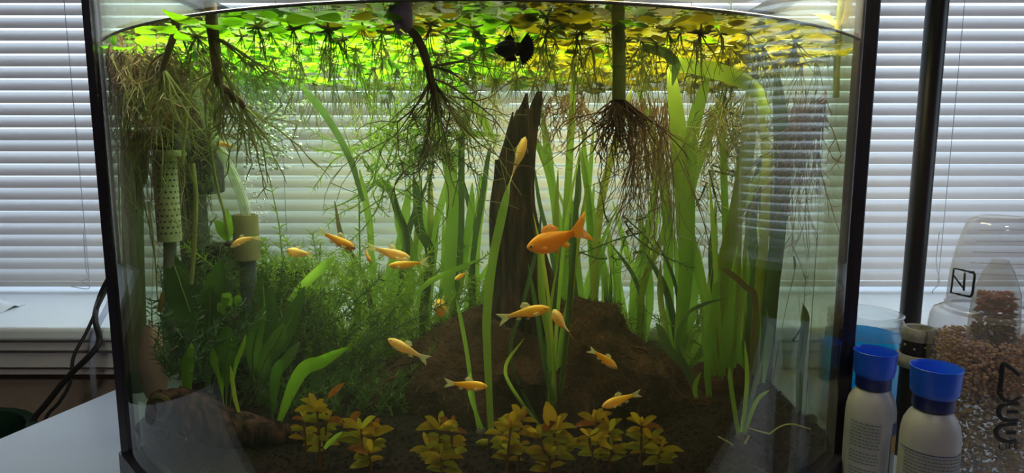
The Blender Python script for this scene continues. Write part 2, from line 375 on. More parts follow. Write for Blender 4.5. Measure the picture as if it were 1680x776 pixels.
# black trims: corner strips, base frame with a flared foot, back corners
for x0, x1 in ((XL-.001, XL+.0085), (XR-.0165, XR+.001)):
    mb = MB(); mb.box((x0, YC-.008, .03), (x1, YC+.006, ZR+.002)); bevel(mb.build('corner_trim', 'blacktrim', tank, smooth=False), .0015)
def frame(name, za, zb, out, m):
    mb = MB(); o = arc(XL, XR, 40, -out); o = [(x + (out if i == 40 else -out if i == 0 else 0), y) for i, (x, y) in enumerate(o)]
    o = [(XL-out, o[0][1])] + o[1:-1] + [(XR+out, o[-1][1])] + [(XR+out, YB+out), (XL-out, YB+out)]
    i_ = arc(XL+.012, XR-.012, 40, .012) + [(XR-.012, YB-.010), (XL+.012, YB-.010)]
    n = len(o); vs = [(x, y, z) for z in (za, zb) for x, y in o] + [(x, y, z) for z in (za, zb) for x, y in i_]; fs = []
    for i in range(n):
        j = (i+1) % n
        fs += [(i, j, n+j, n+i), (2*n+j, 2*n+i, 3*n+i, 3*n+j), (n+i, n+j, 3*n+j, 3*n+i), (j, i, 2*n+i, 2*n+j)]
    mb.add(vs, fs); return mb.build(name, m, tank, smooth=False)
frame('base_trim', .0005, .037, .004, 'blacktrim')
frame('rim_trim', ZR, ZR+.016, .004, 'blacktrim')
mb = MB()
mb.tube([Vector((x, y, ZW+.0005)) for x, y in arc(XL+.012, XR-.018, 40, .0085)], .0013, 6); mb.build('waterline', 'silicone', tank)
# lamp bar over the water: housing, with the two LED areas just under it
lamp = thing('aquarium_lamp', Vector((-.03, .74, ZR+.016)), 'black aquarium lamp bar resting across the rim above the floating plants', 'lamp')
mb = MB(); mb.box((-.40, .580, .570), (.34, .850, .600)); bevel(mb.build('housing', 'black', lamp, smooth=False), .004)
for x in (-.40, .334):
    mb = MB(); mb.box((x, .66, ZR+.0162), (x+.006, .86, .571)); mb.build('leg', 'black', lamp, smooth=False)

# water: clear greenish sides, rippled top that mirrors from below; slight haze inside
def water_mats():
    m, nt, out = mat('water_side'); t = N(nt, 'BsdfTransparent'); t.inputs[0].default_value = (.92, .965, .83, 1); L(nt, t.outputs[0], out.inputs[0])
    VOL(nt, out); M['water_side'] = m
    m, nt, out = mat('water_top')
    t = N(nt, 'BsdfTransparent'); g = N(nt, 'BsdfGlossy'); g.inputs['Roughness'].default_value = .03
    f = N(nt, 'Fresnel'); f.inputs['IOR'].default_value = 1.33
    no = N(nt, 'TexNoise'); no.inputs['Scale'].default_value = 22; tc = N(nt, 'TexCoord'); L(nt, tc.outputs['Object'], no.inputs['Vector'])
    b = N(nt, 'Bump'); b.inputs['Strength'].default_value = .25; b.inputs['Distance'].default_value = .01; L(nt, no.outputs['Fac'], b.inputs['Height']); L(nt, b.outputs[0], g.inputs['Normal'])
    mx = N(nt, 'MixShader'); L(nt, f.outputs[0], mx.inputs[0]); L(nt, t.outputs[0], mx.inputs[1]); L(nt, g.outputs[0], mx.inputs[2]); L(nt, mx.outputs[0], out.inputs[0])
    VOL(nt, out); M['water_top'] = m
HAZE = 0.16
def VOL(nt, out):
    if not HAZE: return
    v = N(nt, 'VolumeScatter'); v.inputs['Color'].default_value = (.75, .85, .55, 1); v.inputs['Density'].default_value = HAZE; v.inputs['Anisotropy'].default_value = .3; L(nt, v.outputs[0], out.inputs['Volume'])
water_mats()
mb = MB(); o = arc(XL+.008, XR-.008, 40, .0078) + [(XR-.008, YB-.0075), (XL+.008, YB-.0075)]; n = len(o)
mb.add([(x, y, z) for z in (.019, ZW) for x, y in o], [tuple(range(n-1, -1, -1))] + [(i, (i+1) % n, n+(i+1) % n, n+i) for i in range(n)])
b0 = len(mb.v); mb.add([(x, y, ZW) for x, y in o], [tuple(range(n))], 1)
# weld the top to the sides so that the body is closed
me = mb.mesh('aquarium_water', ['water_side', 'water_top'], False, (XC, .72, .019)); bm = bmesh.new(); bm.from_mesh(me); bmesh.ops.remove_doubles(bm, verts=bm.verts, dist=1e-6); bm.to_mesh(me); bm.free()
wo = bpy.data.objects.new('aquarium_water', me); wo.location = (XC, .72, .019); COL.objects.link(wo)
tag(wo, 'clear greenish water filling the aquarium up to the floating plants', 'water', kind='stuff')
# ------------------------------------------------------------------ right of the tank: bottles, jar, ornament, hatchery, pole
M['cap'] = solid('cap_blue', (.012, .10, .74), (.010, .085, .66), rough=.35, spec=.5)
M['capdark'] = solid('collar_blue', (.012, .016, .12), rough=.4)
M['bottle'] = solid('bottle_white', (.34, .325, .34), rough=.4)
M['labeltext'] = solid('label_print', (.13, .135, .15), rough=.6)
M['labelgrey'] = solid('label_paper', (.30, .30, .31), rough=.55)
M['labelblue'] = solid('label_blue', (.02, .03, .12), rough=.5)
M['labelgold'] = solid('label_gold', (.36, .20, .035), rough=.5)
M['jarglass'] = clear_mat('jar_glass', (.95, .97, .98), f0=.06, edge=.75, edgecol=(.42, .43, .50))
M['plastic'] = clear_mat('clear_plastic', (.93, .92, .93), f0=.06, film=.16, filmcol=(.62, .60, .62), edge=.6, edgecol=(.55, .52, .54))
M['cone'] = clear_mat('inner_cone', (.95, .95, .92), f0=.04, film=.22, filmcol=(.62, .60, .50), edge=.45, edgecol=(.50, .47, .40))
M['liquid'] = leaf_mat('blue_liquid', (.002, .30, .72), (.002, .30, .72), transl=.85, rnd=.1, rough=.15, t1=(.0, .72, 1.), t2=(.0, .72, 1.))
M['ornament'] = solid('ornament_grey', (.30, .28, .25), (.20, .19, .17), rough=.6, scale=60, bump=.3, bscale=150)
M['ornamentdark'] = solid('ornament_dark', (.012, .010, .012), rough=.45)
M['salmon'] = leaf_mat('salmon_flakes', (.62, .22, .12), (.42, .14, .08), transl=.3, scale=150)
M['tan'] = leaf_mat('tan_granules', (.80, .58, .40), (.58, .38, .25), transl=.45, scale=160, rnd=.8)
M['brown'] = solid('brown_granules', (.30, .17, .12), (.15, .09, .07), rough=.8, scale=160)
M['sand'] = leaf_mat('sandy_granules', (.74, .58, .34), (.55, .42, .24), transl=.4, scale=200)
def arcpatch(mb, c, r, a0, a1, za, zb, n=10, mi=0, rz=None):
    """curved label patch on a round body; rz(z) gives the radius"""
    vs = []; fs = []; m = 6 if rz else 1
    for j in range(m+1):
        z = za + (zb-za)*j/m; rr = (rz(z) if rz else r)
        for i in range(n+1):
            a = a0 + (a1-a0)*i/n; vs.append((c[0]+rr*math.cos(a), c[1]+rr*math.sin(a), c[2]+z))
    for j in range(m):
        for i in range(n): k = j*(n+1)+i; fs.append((k, k+1, k+n+2, k+n+1))
    mb.add(vs, fs, mi)
def bottle(px, Y, d, h, label, variant):
    c = PZ(px, 860, 0); c = Vector(((px-840)/FPX*Y/.952, Y, .0004))
    t = thing('additive_bottle', c, label, 'bottle'); r = d/2
    zs = h*.72                                           # where the shoulder begins to turn in
    prof = [(r*.86, 0), (r*.97, .003), (r, .008), (r, h*.57), (r*.985, h*.62), (r*.92, h*.675), (r*.78, h*.72), (r*.66, h*.745), (r*.62, h*.755), (r*.62, h*.80)]
    mb = MB(); mb.lathe(prof, c, 40, cap0=True, cap1=True); mb.build('body', 'bottle', t)
    mb = MB(); rc = r*.70; mb.lathe([(rc*.98, h*.762), (rc, h*.766), (rc, h*.83), (rc*1.02, h*.845)], c, 40, cap0=True); mb.build('collar', 'capdark', t)
    mb = MB(); mb.lathe([(rc*1.0, h*.835), (rc*1.10, h*.85), (r*.80, h*.86), (r*.845, h*.985), (r*.865, h), (r*.845, h*1.003), (r*.80, h*.985), (r*.76, h*.90), (0, h*.885)], c, 40); cp = mb.build('measuring_cap', 'cap', t)
    for k, zz in enumerate((.885, .915, .945, .97)):
        mb = MB(); arcpatch(mb, c, r*(.812+.034*(zz-.86)/.125*1.0)+.0008, -.55, -.18 - .1*(k % 2), h*zz, h*zz+.0007, 6); mb.build('measure_mark', 'cap', cp)
    R2 = random.Random(5+variant)
    if variant == 0:
        mb = MB(); arcpatch(mb, c, r+.0003, -2.95, -1.60, .012, h*.57, 20); lb = mb.build('label', 'labelgrey', t)
        mb = MB()
        for row in range(26):
            z = h*.55 - row*.0033; 
            if row in (8, 13, 19): continue
            a = -2.85
            while a < -1.72:
                w = R2.uniform(.04, .16); arcpatch(mb, c, r+.0006, a, min(a+w, -1.68), z, z+.0013, 3); a += w + R2.uniform(.02, .045)
        mb.build('print', 'labeltext', lb)['kind'] = 'stuff'
        mb = MB(); arcpatch(mb, c, r+.0004, -1.06, -.2, h*.485, h*.565, 8); mb.build('blue_label_corner', 'labelblue', t)
        mb = MB(); arcpatch(mb, c, r+.0004, -1.12, -.2, h*.36, h*.484, 8); mb.build('gold_label_panel', 'labelgold', t)
        mb = MB(); arcpatch(mb, c, r+.0004, -1.12, -.2, .012, h*.359, 8); mb.build('grey_label_panel', 'labelgrey', t)
    else:
        mb = MB(); arcpatch(mb, c, r+.0003, -3.3, -.1, .012, h*.535, 30); lb = mb.build('label', 'labelgrey', t)
        mb = MB()
        for row in range(26):
            z = h*.515 - row*.0032
            a = -3.0
            while a < -.35:
                w = R2.uniform(.03, .14); arcpatch(mb, c, r+.0006, a, min(a+w, -.3), z, z+.0013, 3); a += w + R2.uniform(.02, .04)
        mb.build('print', 'labeltext', lb)['kind'] = 'stuff'
        mb = MB(); arcpatch(mb, c, r+.0006, -3.3, -.1, h*.535, h*.54, 30); mb.build('label_edge', 'labelblue', lb)
bottle(1428, .605, .0450, .153, 'white bottle with blue measuring cap and gold label panel, next to the tank corner', 0)
bottle(1529, .545, .0475, .158, 'white bottle with blue measuring cap and grey printed label, nearest the clear hatchery', 1)
# glass jar of blue liquid
jc = Vector(((1424-840)/FPX*.80, .785, .0004)); jz = P(1430, 512, .785).z
jar = thing('glass_jar', jc, 'wide glass jar of bright blue liquid behind the white bottles', 'jar')
mb = MB(); r = .048; mb.lathe([(0, .0), (r*.9, .0), (r, .006), (r, jz-.040), (r*.98, jz-.033), (r*.88, jz-.022), (r*.86, jz-.018), (r*.90, jz-.016), (r*.86, jz-.012), (r*.90, jz-.009), (r*.86, jz-.005), (r*.90, jz-.001), (r*.86, jz), (r*.80, jz), (r*.79, jz-.018), (r*.92, jz-.036), (r*.94, jz-.042), (r*.94, .009), (0, .007)], jc, 48); mb.build('jar_body', 'jarglass', jar)
zl = P(1430, 566, .74).z
mb = MB(); mb.lathe([(0, .028), (r*.92, .028), (r*.92, zl-.004), (r*.925, zl), (0, zl-.0012)], jc, 48); mb.build('blue_liquid', 'liquid', jar)
mb = MB(); mb.lathe([(0, .008), (r*.93, .008), (r*.93, .0275), (0, .0275)], jc, 48); mb.build('sediment', 'sill', jar)
# resin ornament: grey and black stacked rings
oc = Vector(((1509-840)/FPX*.72, .70, .0004)); oz = P(1509, 537, .70).z
orn = thing('ornament', oc, 'small grey and black ringed resin ornament between the jar and the clear hatchery', 'ornament')
mb = MB(); mb.lathe([(.0, 0), (.019, 0), (.0195, .01), (.0165, .03), (.016, oz-.040), (.012, oz-.040)], oc, 24); mb.build('base', 'ornamentdark', orn)
mb = MB(); mb.lathe([(.010, oz-.046), (.020, oz-.045), (.0225, oz-.040), (.0225, oz-.036), (.020, oz-.031), (.012, oz-.030)], oc, 28); mb.build('lower_ring', 'ornament', orn)
mb = MB(); mb.lathe([(.012, oz-.031), (.0175, oz-.029), (.0168, oz-.022), (.0158, oz-.015), (.012, oz-.014)], oc, 28); ms = mb.build('middle', 'ornamentdark', orn)
for k in range(10):
    a = 2*PI*k/10 + .2; mb = MB(); mb.blob((oc.x+.0170*math.cos(a), oc.y+.0170*math.sin(a), oz-.022+.003*(k % 2)), .0016, 1); mb.build('knob', 'ornament', ms)
mb = MB(); mb.lathe([(.012, oz-.0150), (.0165, oz-.0145), (.0178, oz-.008), (.0172, oz-.002), (.0155, oz), (.0125, oz-.0005), (.0105, oz-.006), (0, oz-.007)], oc, 28); mb.build('top_ring', 'ornament', orn)
# clear plastic hatchery: bullet dome on a flanged cylinder, inner cone of food, printed marks
hc = Vector(((1618-840)/FPX*.685, .66, .0004)); hz = P(1613, 357, .66).z; zf = P(1613, 506, .66).z
H = thing('brine_hatchery', hc, 'tall clear plastic hatchery bottle with domed top, at far right', 'hatchery')
def drad(z):
    """dome outer radius at height z above the table"""
    t = max(0., min(1., (z - zf)/(hz - zf))); return .0275 + (.0410-.0275)*(1-t)**1.0*1.0 + .006*math.sin(PI*t)*.7 if t < .96 else .0275*math.sqrt(max(0, 1-((t-.96)/.04)**2*.35))
mb = MB(); k = 26; mb.lathe([(drad(zf + (hz-zf)*i/k), zf + (hz-zf)*i/k) for i in range(k+1)] + [(.018, hz+.001), (0, hz+.0012)], hc, 48); mb.build('dome', 'plastic', H)
for i in range(5):
    zz = zf + (hz-zf)*(.40 + .115*i); mb = MB(); rr = drad(zz)-.0035; q = [Vector((hc.x+rr*math.cos(a), hc.y+rr*math.sin(a), zz+.004*math.sin(-a))) for a in [(-.3-2.6*j/24) for j in range(25)]]
    mb.tube(q, .0005, 5); mb.build('dome_ridge', 'plastic', H)
mb = MB(); rb = .0555; mb.lathe([(0, 0), (rb*.95, 0), (rb, .004), (rb, zf-.022), (rb*.985, zf-.013), (rb*.94, zf-.006), (rb*.80, zf-.002), (.0425, zf), (.0425, zf+.003), (.0415, zf+.0045)], hc, 56); mb.build('body', 'plastic', H)
mb = MB(); mb.lathe([(rb*.80, zf-.0045), (rb*.86, zf-.003), (rb*.80, zf-.0012), (rb*.77, zf-.003), (rb*.80, zf-.0045)], hc, 56); mb.build('flange_ring', 'plastic', H)
zt = P(1613, 425, .66).z; zo = P(1613, 478, .66).z
ic = hc + Vector((-.001, -.006, 0))
mb = MB(); mb.lathe([(.022, .05), (.0225, zo-.03), (.0205, zo), (.013, zt-.012), (.0085, zt-.004), (.007, zt), (0, zt+.001)], ic, 32); cn = mb.build('inner_cone', 'cone', H)
def pile(name, m, c, za, zb, rfun, n, size, kind='stuff', r0=0., par=None):
    mb = MB(); R3 = random.Random(len(name) + n)
    for i in range(n):
        z = R3.uniform(za, zb); a = R3.uniform(0, 2*PI); rm = rfun(z); rr = math.sqrt(R3.uniform((r0/rm)**2 if rm > r0 else .8, 1))*rm
        mb.blob((c[0]+rr*math.cos(a), c[1]+rr*math.sin(a), c[2]+z), size*R3.uniform(.6, 1.4), 1 if size > .0025 else 0 or 1, R3.uniform(.7, 1.3), R3.uniform(.7, 1.3), R3.uniform(.5, 1), nz=.4)
    o = mb.build(name, m, par or H); o['kind'] = kind; return o
pile('salmon_flakes', 'salmon', ic, zo-.022, zo-.001, lambda z: .0172, 260, .0022)
pile('brown_food', 'brown', ic, .075, zo-.022, lambda z: .0195, 900, .0022)
zp = P(1560, 545, .66).z
pile('tan_granules', 'tan', hc, .095, zp-.004, lambda z: rb*.93*(1 - .25*max(0, (z-.13)/.05)), 3400, .0016, r0=.0245)
pile('sandy_granules', 'sand', hc, .004, .093, lambda z: rb*.92, 3000, .0018, r0=.028)
M['ink'] = solid('black_ink', (.012, .012, .014), rough=.4)
def glyph(strokes, wid, zfun, rfun, name='printed_mark'):
    """print strokes (pixel polylines) onto the round bottle as thin raised ink"""
    mb = MB()
    for st in strokes:
        pts = []
        q = cr([Vector((x, y, 0)) for x, y in st], 6) if len(st) > 2 and st[0] != 'L' else [Vector((st[0][0], st[0][1], 0)).lerp(Vector((st[1][0], st[1][1], 0)), i/8) for i in range(9)]
        for p in q:
            # where the pixel's line of sight meets the bottle's front surface
            Yq = hc.y - .04
            for _ in range(12):
                w = P(p.x, p.y, Yq); rr = rfun(w.z) + .0004; dx = max(-rr*.985, min(rr*.985, w.x - hc.x)); Yn = hc.y - math.sqrt(rr*rr - dx*dx); Yq = Yn
            w = P(p.x, p.y, Yq); pts.append(w)
        k = len(pts); vs = []; fs = []
        for i in range(k):
            t = (pts[min(i+1, k-1)]-pts[max(i-1, 0)]).normalized(); nn = Vector((pts[i].x-hc.x, pts[i].y-hc.y, 0)).normalized(); sd = t.cross(nn).normalized()
            vs += [pts[i]-sd*wid/2, pts[i]+sd*wid/2]
        for i in range(k-1): fs.append((2*i, 2*i+1, 2*i+3, 2*i+2))
        mb.add(vs, fs)
    o = mb.build(name, 'ink', H); s = o.modifiers.new('thick', 'SOLIDIFY'); s.thickness = .0003; s.offset = 0; return o
glyph([[(1565, 440), (1596, 447)], [(1596, 445), (1599, 452), (1597, 468), (1595, 482), (1591, 487)], [(1593, 487), (1560, 480)], [(1560, 480), (1565, 440)], [(1583, 447), (1581, 477)], [(1582, 475), (1563, 450)]], .0022, None, drad, 'boxed_mark')
bodyr = lambda z: rb
glyph([[(1645, 594), (1640, 648)], [(1645, 594), (1674, 616)], [(1640, 644), (1646, 655), (1660, 658), (1675, 650)]], .0042, None, bodyr)
glyph([[(1674, 662), (1652, 663), (1641, 668), (1638, 677), (1644, 687), (1656, 690), (1672, 689)], [(1672, 676), (1652, 675)]], .0042, None, bodyr)
glyph([[(1670, 695), (1650, 696), (1638, 701), (1634, 710), (1640, 720), (1652, 724), (1668, 722)], [(1668, 710), (1650, 709)]], .0042, None, bodyr)
glyph([[(1640, 730), (1640, 737)], [(1640, 737), (1648, 737)], [(1651, 729), (1651, 737)], [(1656, 728), (1656, 737)], [(1656, 728), (1662, 728)], [(1656, 732), (1661, 732)], [(1665, 727), (1665, 736)], [(1665, 727), (1671, 727)], [(1665, 731), (1670, 731)], [(1665, 736), (1671, 735)]], .0012, None, bodyr, 'small_lettering')
# black lamp-stand pole with its foot on the table
pb = P(1493, 520, .93); pt = Vector((pb.x, .93, 1.15))
po = thing('stand_pole', Vector((pb.x, .93, .0004)), 'tall black metal pole standing behind the jar, right of the tank', 'stand')
mb = MB(); mb.tube([Vector((pb.x, .93, .004)), pt], .0142, 20); mb.build('pole', 'metalblack', po)
mb = MB(); mb.lathe([(0, 0), (.030, 0), (.031, .004), (.028, .008), (.0145, .010)], (pb.x, .93, .0004), 28); mb.build('foot', 'metalblack', po)
# ------------------------------------------------------------------ inside the tank: gravel, driftwood, mound
M['gravel'] = solid('dark_gravel', (.013, .009, .007), (.006, .0045, .0035), rough=.9, spec=.04, scale=120, rnd=.2, bump=.5, bscale=300)
M['wood'] = solid('dark_driftwood', (.020, .012, .009), (.005, .004, .004), rough=.85, spec=.08, scale=26, rnd=.1, bump=.8, bscale=110)
M['mound'] = solid('mossy_wood', (.062, .030, .015), (.012, .008, .006), rough=.95, spec=.04, scale=34, rnd=.1, bump=.9, bscale=140)
def grain(m, strength=.9):
    nt = m.node_tree; pr = [n for n in nt.nodes if n.type == 'BSDF_PRINCIPLED'][0]; tc = N(nt, 'TexCoord'); mp = N(nt, 'Mapping'); mp.inputs['Scale'].default_value = (1, 1, .12); L(nt, tc.outputs['Object'], mp.inputs['Vector'])
    no = N(nt, 'TexNoise'); no.inputs['Scale'].default_value = 170; no.inputs['Detail'].default_value = 8; L(nt, mp.outputs[0], no.inputs['Vector'])
    b = N(nt, 'Bump'); b.inputs['Strength'].default_value = strength; b.inputs['Distance'].default_value = .006; L(nt, no.outputs['Fac'], b.inputs['Height']); L(nt, b.outputs[0], pr.inputs['Normal'])
    cr_ = N(nt, 'ValToRGB'); cr_.color_ramp.elements[0].position = .42; cr_.color_ramp.elements[0].color = (.006, .004, .004, 1); cr_.color_ramp.elements[1].position = .68; cr_.color_ramp.elements[1].color = (.075, .036, .026, 1); L(nt, no.outputs['Fac'], cr_.inputs[0]); L(nt, cr_.outputs[0], pr.inputs['Base Color'])
grain(M['wood'])
M['mossgreen'] = leaf_mat('moss', (.045, .045, .014), (.075, .045, .018), transl=.3, scale=60)
M['reflectpink'] = solid('pink_reflection', (.42, .27, .24), (.34, .22, .19), rough=.7, scale=40, bump=.2, bscale=160)
def gz(x, y):
    return .052 + .010*noise.noise(Vector((x*7, y*7, 1))) + .004*noise.noise(Vector((x*30, y*30, 4))) + .022*max(0, min(1, (-.15-x)/.2))*max(0, 1-abs(y-.72)/.2) - .012*max(0, (y-.85)/.1)
mb = MB(); nx, ny = 90, 60; vs = []; fs = []
for j in range(ny+1):
    for i in range(nx+1):
        x = XL+.0085 + (XR-XL-.017)*i/nx; ya = yf_(x, .0085); y = ya + (YB-.0085-ya)*j/ny
        vs.append((x, y, gz(x, y) if 0 < i < nx and 0 < j < ny else max(.040, gz(x, y)-.004)))
for j in range(ny):
    for i in range(nx): k = j*(nx+1)+i; fs.append((k, k+1, k+nx+2, k+nx+1))
mb.add(vs, fs)
peb = [(1, 0, 0), (-1, 0, 0), (0, 1, 0), (0, -1, 0), (0, 0, .7), (0, 0, -.7)]; pf = [(0, 2, 4), (2, 1, 4), (1, 3, 4), (3, 0, 4), (2, 0, 5), (1, 2, 5), (3, 1, 5), (0, 3, 5)]
for i in range(7000):
    x = R.uniform(XL+.014, XR-.014); ya = yf_(x, .014); y = ya + (YB-.014-ya)*R.random()**1.6; s = R.uniform(.0012, .0030); a = R.uniform(0, PI); ca, sa = math.cos(a)*s, math.sin(a)*s
    z = gz(x, y)
    mb.add([(x + p[0]*ca - p[1]*sa*.8, y + p[0]*sa + p[1]*ca*.8, z + p[2]*s + s*.3) for p in peb], pf)
g = mb.build('gravel_bed', 'gravel', loc=Vector((XC, .72, .04)), smooth=False); tag(g, 'bed of dark fine gravel covering the aquarium floor', 'gravel', kind='stuff')
mb = MB(); sx, sy = -.3795, .652; mb.blob((sx, sy, P(215, 600, .65).z), .044, 4, .34, .26, 1.0, nz=.10, sc=6); tag(mb.build('pink_reflection', 'reflectpink', loc=Vector((sx, sy, .05))), 'smooth pinkish solid shaped after a reflection in the glass, left end of the tank', 'stone')  # solid form put in place of a pinkish reflection in the glass

def loft(mb, secs, n=20, nz=.12, sc=30., seed=0, cap=True):
    """secs: (centre, rx, ry) horizontal sections bottom to top, made rough by noise"""
    vs = []; fs = []
    for (c, rx, ry) in secs:
        for j in range(n):
            a = 2*PI*j/n; p = Vector((math.cos(a), math.sin(a), 0)); q = Vector((c.x + p.x*.03, c.y + p.y*.03, c.z*.35))
            d = 1 + nz*noise.noise(q*sc + Vector((seed, 0, 0))) + nz*.6*noise.noise(Vector((c.x*9 + p.x*2.2, p.y*2.2 + seed, c.z*4))) + nz*.35*noise.noise(Vector((p.x*9, p.y*9, c.z*12 + seed)))
            vs.append((c.x + p.x*rx*d, c.y + p.y*ry*d, c.z))
    for i in range(len(secs)-1):
        for j in range(n): fs.append((i*n+j, i*n+(j+1) % n, (i+1)*n+(j+1) % n, (i+1)*n+j))
    if cap: fs += [tuple(range(n-1, -1, -1)), tuple((len(secs)-1)*n+j for j in range(n))]
    mb.add(vs, fs)
def outline(rows, Y, n=6, ry=.75):
    """rows of (py, left px, right px) -> sections between the two outlines"""
    rows = sorted(rows, reverse=True); o = []
    q = cr([Vector(r) for r in rows], n)
    for r in q:
        a, b = P(r.y, r.x, Y), P(r.z, r.x, Y); o.append(((a+b)/2, abs(b.x-a.x)/2, abs(b.x-a.x)/2*ry))
    return o
YD = .735
tr = thing('driftwood', Vector((P(860, 560, YD).x, YD, .05)), 'upright dark driftwood stump with a split top, standing on the brown mound', 'driftwood')
mb = MB()
loft(mb, outline([(560, 812, 925), (500, 806, 917), (470, 810, 914), (430, 806, 900), (400, 802, 893), (350, 803, 880), (310, 808, 876), (270, 815, 878), (240, 824, 881), (215, 832, 884), (195, 841, 887), (180, 847, 888)], YD), 30, .10, 34)
mb.build('trunk', 'wood', tr)
for rows in ([(205, 843, 868), (185, 848, 868), (168, 856, 867), (153, 862, 866)], [(205, 862, 886), (185, 866, 888), (165, 873, 890), (150, 881, 889)], [(260, 826, 842), (225, 829, 842), (205, 834, 842), (184, 840, 843)], [(330, 806, 822), (290, 810, 822), (262, 812, 817)]):
    mb = MB(); loft(mb, outline(rows, YD-.004), 14, .12, 50, 3); mb.build('split_prong', 'wood', tr)
# rooty mound the stump stands on
top = [(575, 655), (600, 628), (640, 596), (680, 566), (720, 538), (765, 517), (810, 508), (860, 510), (905, 505), (942, 496), (985, 512), (1010, 528), (1035, 550), (1075, 577), (1110, 602), (1140, 626), (1165, 650)]
mb = MB(); vs = []; fs = []; YM = .76; nu = 80; nv = 26
q = cr([Vector((x, y, 0)) for x, y in top], 5); nu = len(q)-1
for i, p in enumerate(q):
    w = P(p.x, p.y, YM); h = max(.012, w.z - .035); ry = .035 + .55*h + .02*noise.noise(Vector((p.x*.012, 3, 0)))
    for j in range(nv+1):
        a = PI*j/nv; yy = -math.cos(a)*ry; zz = max(0, math.sin(a))**.75*h
        d = .020*noise.noise(Vector((w.x*16, yy*16, zz*22))) + .010*abs(noise.noise(Vector((w.x*34, yy*40, zz*60)))) + .006*noise.noise(Vector((w.x*50, yy*50, zz*50))) + .0025*noise.noise(Vector((w.x*130, yy*130, zz*130)))
        if i in (0, nu): d *= .2
        vs.append((w.x + d*.5, YM + yy - d*.8, .035 + zz + (d if j not in (0, nv) else 0)*.7))
for i in range(nu):
    for j in range(nv): k = i*(nv+1)+j; fs.append((k, k+nv+1, k+nv+2, k+1))
mb.add(vs, fs)
mo = thing('root_mound', Vector((P(860, 600, YM).x, YM, .04)), 'broad brown rooty mound in the middle of the tank under the stump', 'wood mound')
mb.build('mound', 'mound', mo)
mb = MB()                                            # moss tufts and rootlets over the mound
for i in range(7000):
    k = R.randrange(2, nu-2)*(nv+1) + R.randrange(2, nv-4); p = Vector(vs[k]); q0 = p + Vector((R.gauss(0, .004), R.gauss(0, .003), 0)); ln = R.uniform(.003, .011)
    d = Vector((R.gauss(0, .7), -abs(R.gauss(.3, .5)), R.gauss(.35, .6))).normalized(); e = q0 + d*ln; m_ = (q0+e)/2 + Vector((R.gauss(0, 1), R.gauss(0, 1), R.gauss(0, 1)))*ln*.2; sd = d.cross(Vector((.2, 1, .1))).normalized()*.00035
    mb.add([q0-sd, q0+sd, m_+sd, m_-sd, e], [(0, 1, 2, 3), (3, 2, 4)])
o = mb.build('moss_fuzz', 'mossgreen', mo); o['kind'] = 'stuff'
mb = MB()
for i in range(12):
    k = R.randrange(10, nu-10); a = Vector(vs[k*(nv+1)+R.randrange(5, 10)]); pts = [a]
    for s in range(6): pts.append(pts[-1] + Vector((R.uniform(-.02, .02) + .012*(1 if i % 2 else -1), -.003 + R.gauss(0, .003), -.012 + R.gauss(0, .006))))
    mb.tube(cr(pts, 3), [.0022*(1-.7*j/18) for j in range(19)], 5)
mb.build('rootlets', 'mound', mo)['kind'] = 'stuff'
# low log at left (with knot hole) and a brown stone on the right floor
yl = .60
lg = thing('mossy_log', Vector((P(330, 690, yl).x, yl, .05)), 'low mossy log with a knot hole lying on the gravel at left', 'log')
mb = MB(); mb.tube(cr([P(248, 668, .585), P(300, 672, .59), P(360, 700, .60), P(420, 708, .61), P(500, 716, .63)], 6), [.010 + .011*math.sin(PI*min(1, .15 + i/27)) + .003*noise.noise(Vector((i*.7, 0, 0))) for i in range(25)], 12); mb.build('trunk', 'wood', lg)
kc = P(262, 668, .572); mb = MB(); mb.tube([kc + Vector((.009*math.cos(2*PI*i/14), 0, .010*math.sin(2*PI*i/14))) for i in range(15)], .0034, 7, cap=False); mb.build('knot_ring', 'mossgreen', lg)
mb = MB(); p = P(1185, 668, .74); mb.blob((p.x, .76, .062), .036, 3, 1.2, .8, .75, nz=.25, sc=7); tag(mb.build('brown_stone', 'mound', loc=Vector((p.x, .76, .05))), 'rounded brown stone among the eelgrass roots, right of the mound', 'stone')

# ------------------------------------------------------------------ eelgrass: every blade a part
M['eel'] = leaf_mat('eelgrass_blade', (.13, .25, .03), (.21, .33, .05), transl=.64, scale=9, rnd=.75, t1=(.34, .62, .05), t2=(.58, .80, .11))
M['eeldark'] = leaf_mat('dark_blade', (.030, .060, .020), (.05, .075, .03), transl=.45, scale=12, rnd=.7, t1=(.10, .22, .06), t2=(.18, .32, .06))
M['eelolive'] = leaf_mat('olive_blade', (.11, .14, .02), (.17, .19, .03), transl=.6, scale=9, rnd=.75, t1=(.42, .50, .04), t2=(.58, .64, .10))
M['eelbrown'] = leaf_mat('dying_blade', (.14, .11, .035), (.20, .15, .05), transl=.5, scale=25, rnd=.6)
M['crown'] = leaf_mat('plant_crown', (.030, .035, .012), (.04, .03, .014), transl=.2)
def blade(par, pts, wpx, m='eel', ang=None, ruffle=0., tip=.15, nm='blade', tang=None, tipstart=.72, base=.7):
    q = [P(x, y, Y) for x, y, Y in pts]; c = cr(q, 7); n = len(c)-1
    Y = sum(p[2] for p in pts)/len(pts); w = S(wpx, Y)
    wid = []
    for i in range(n+1):
        t = i/n; f = base + (1-base)*min(1, t/.3)
        if t > tipstart: f *= 1 - (1-tip)*((t-tipstart)/(1-tipstart))**1.4
        wid.append(w*f)
    mb = MB(); mb.ribbon(c, wid, R.uniform(-.5, .5) if ang is None else ang, R.uniform(.08, .3), ruffle=ruffle, tang=R.uniform(-.5, .5) if tang is None else tang)
    mb.clamp(); return mb.build(nm, m, par)
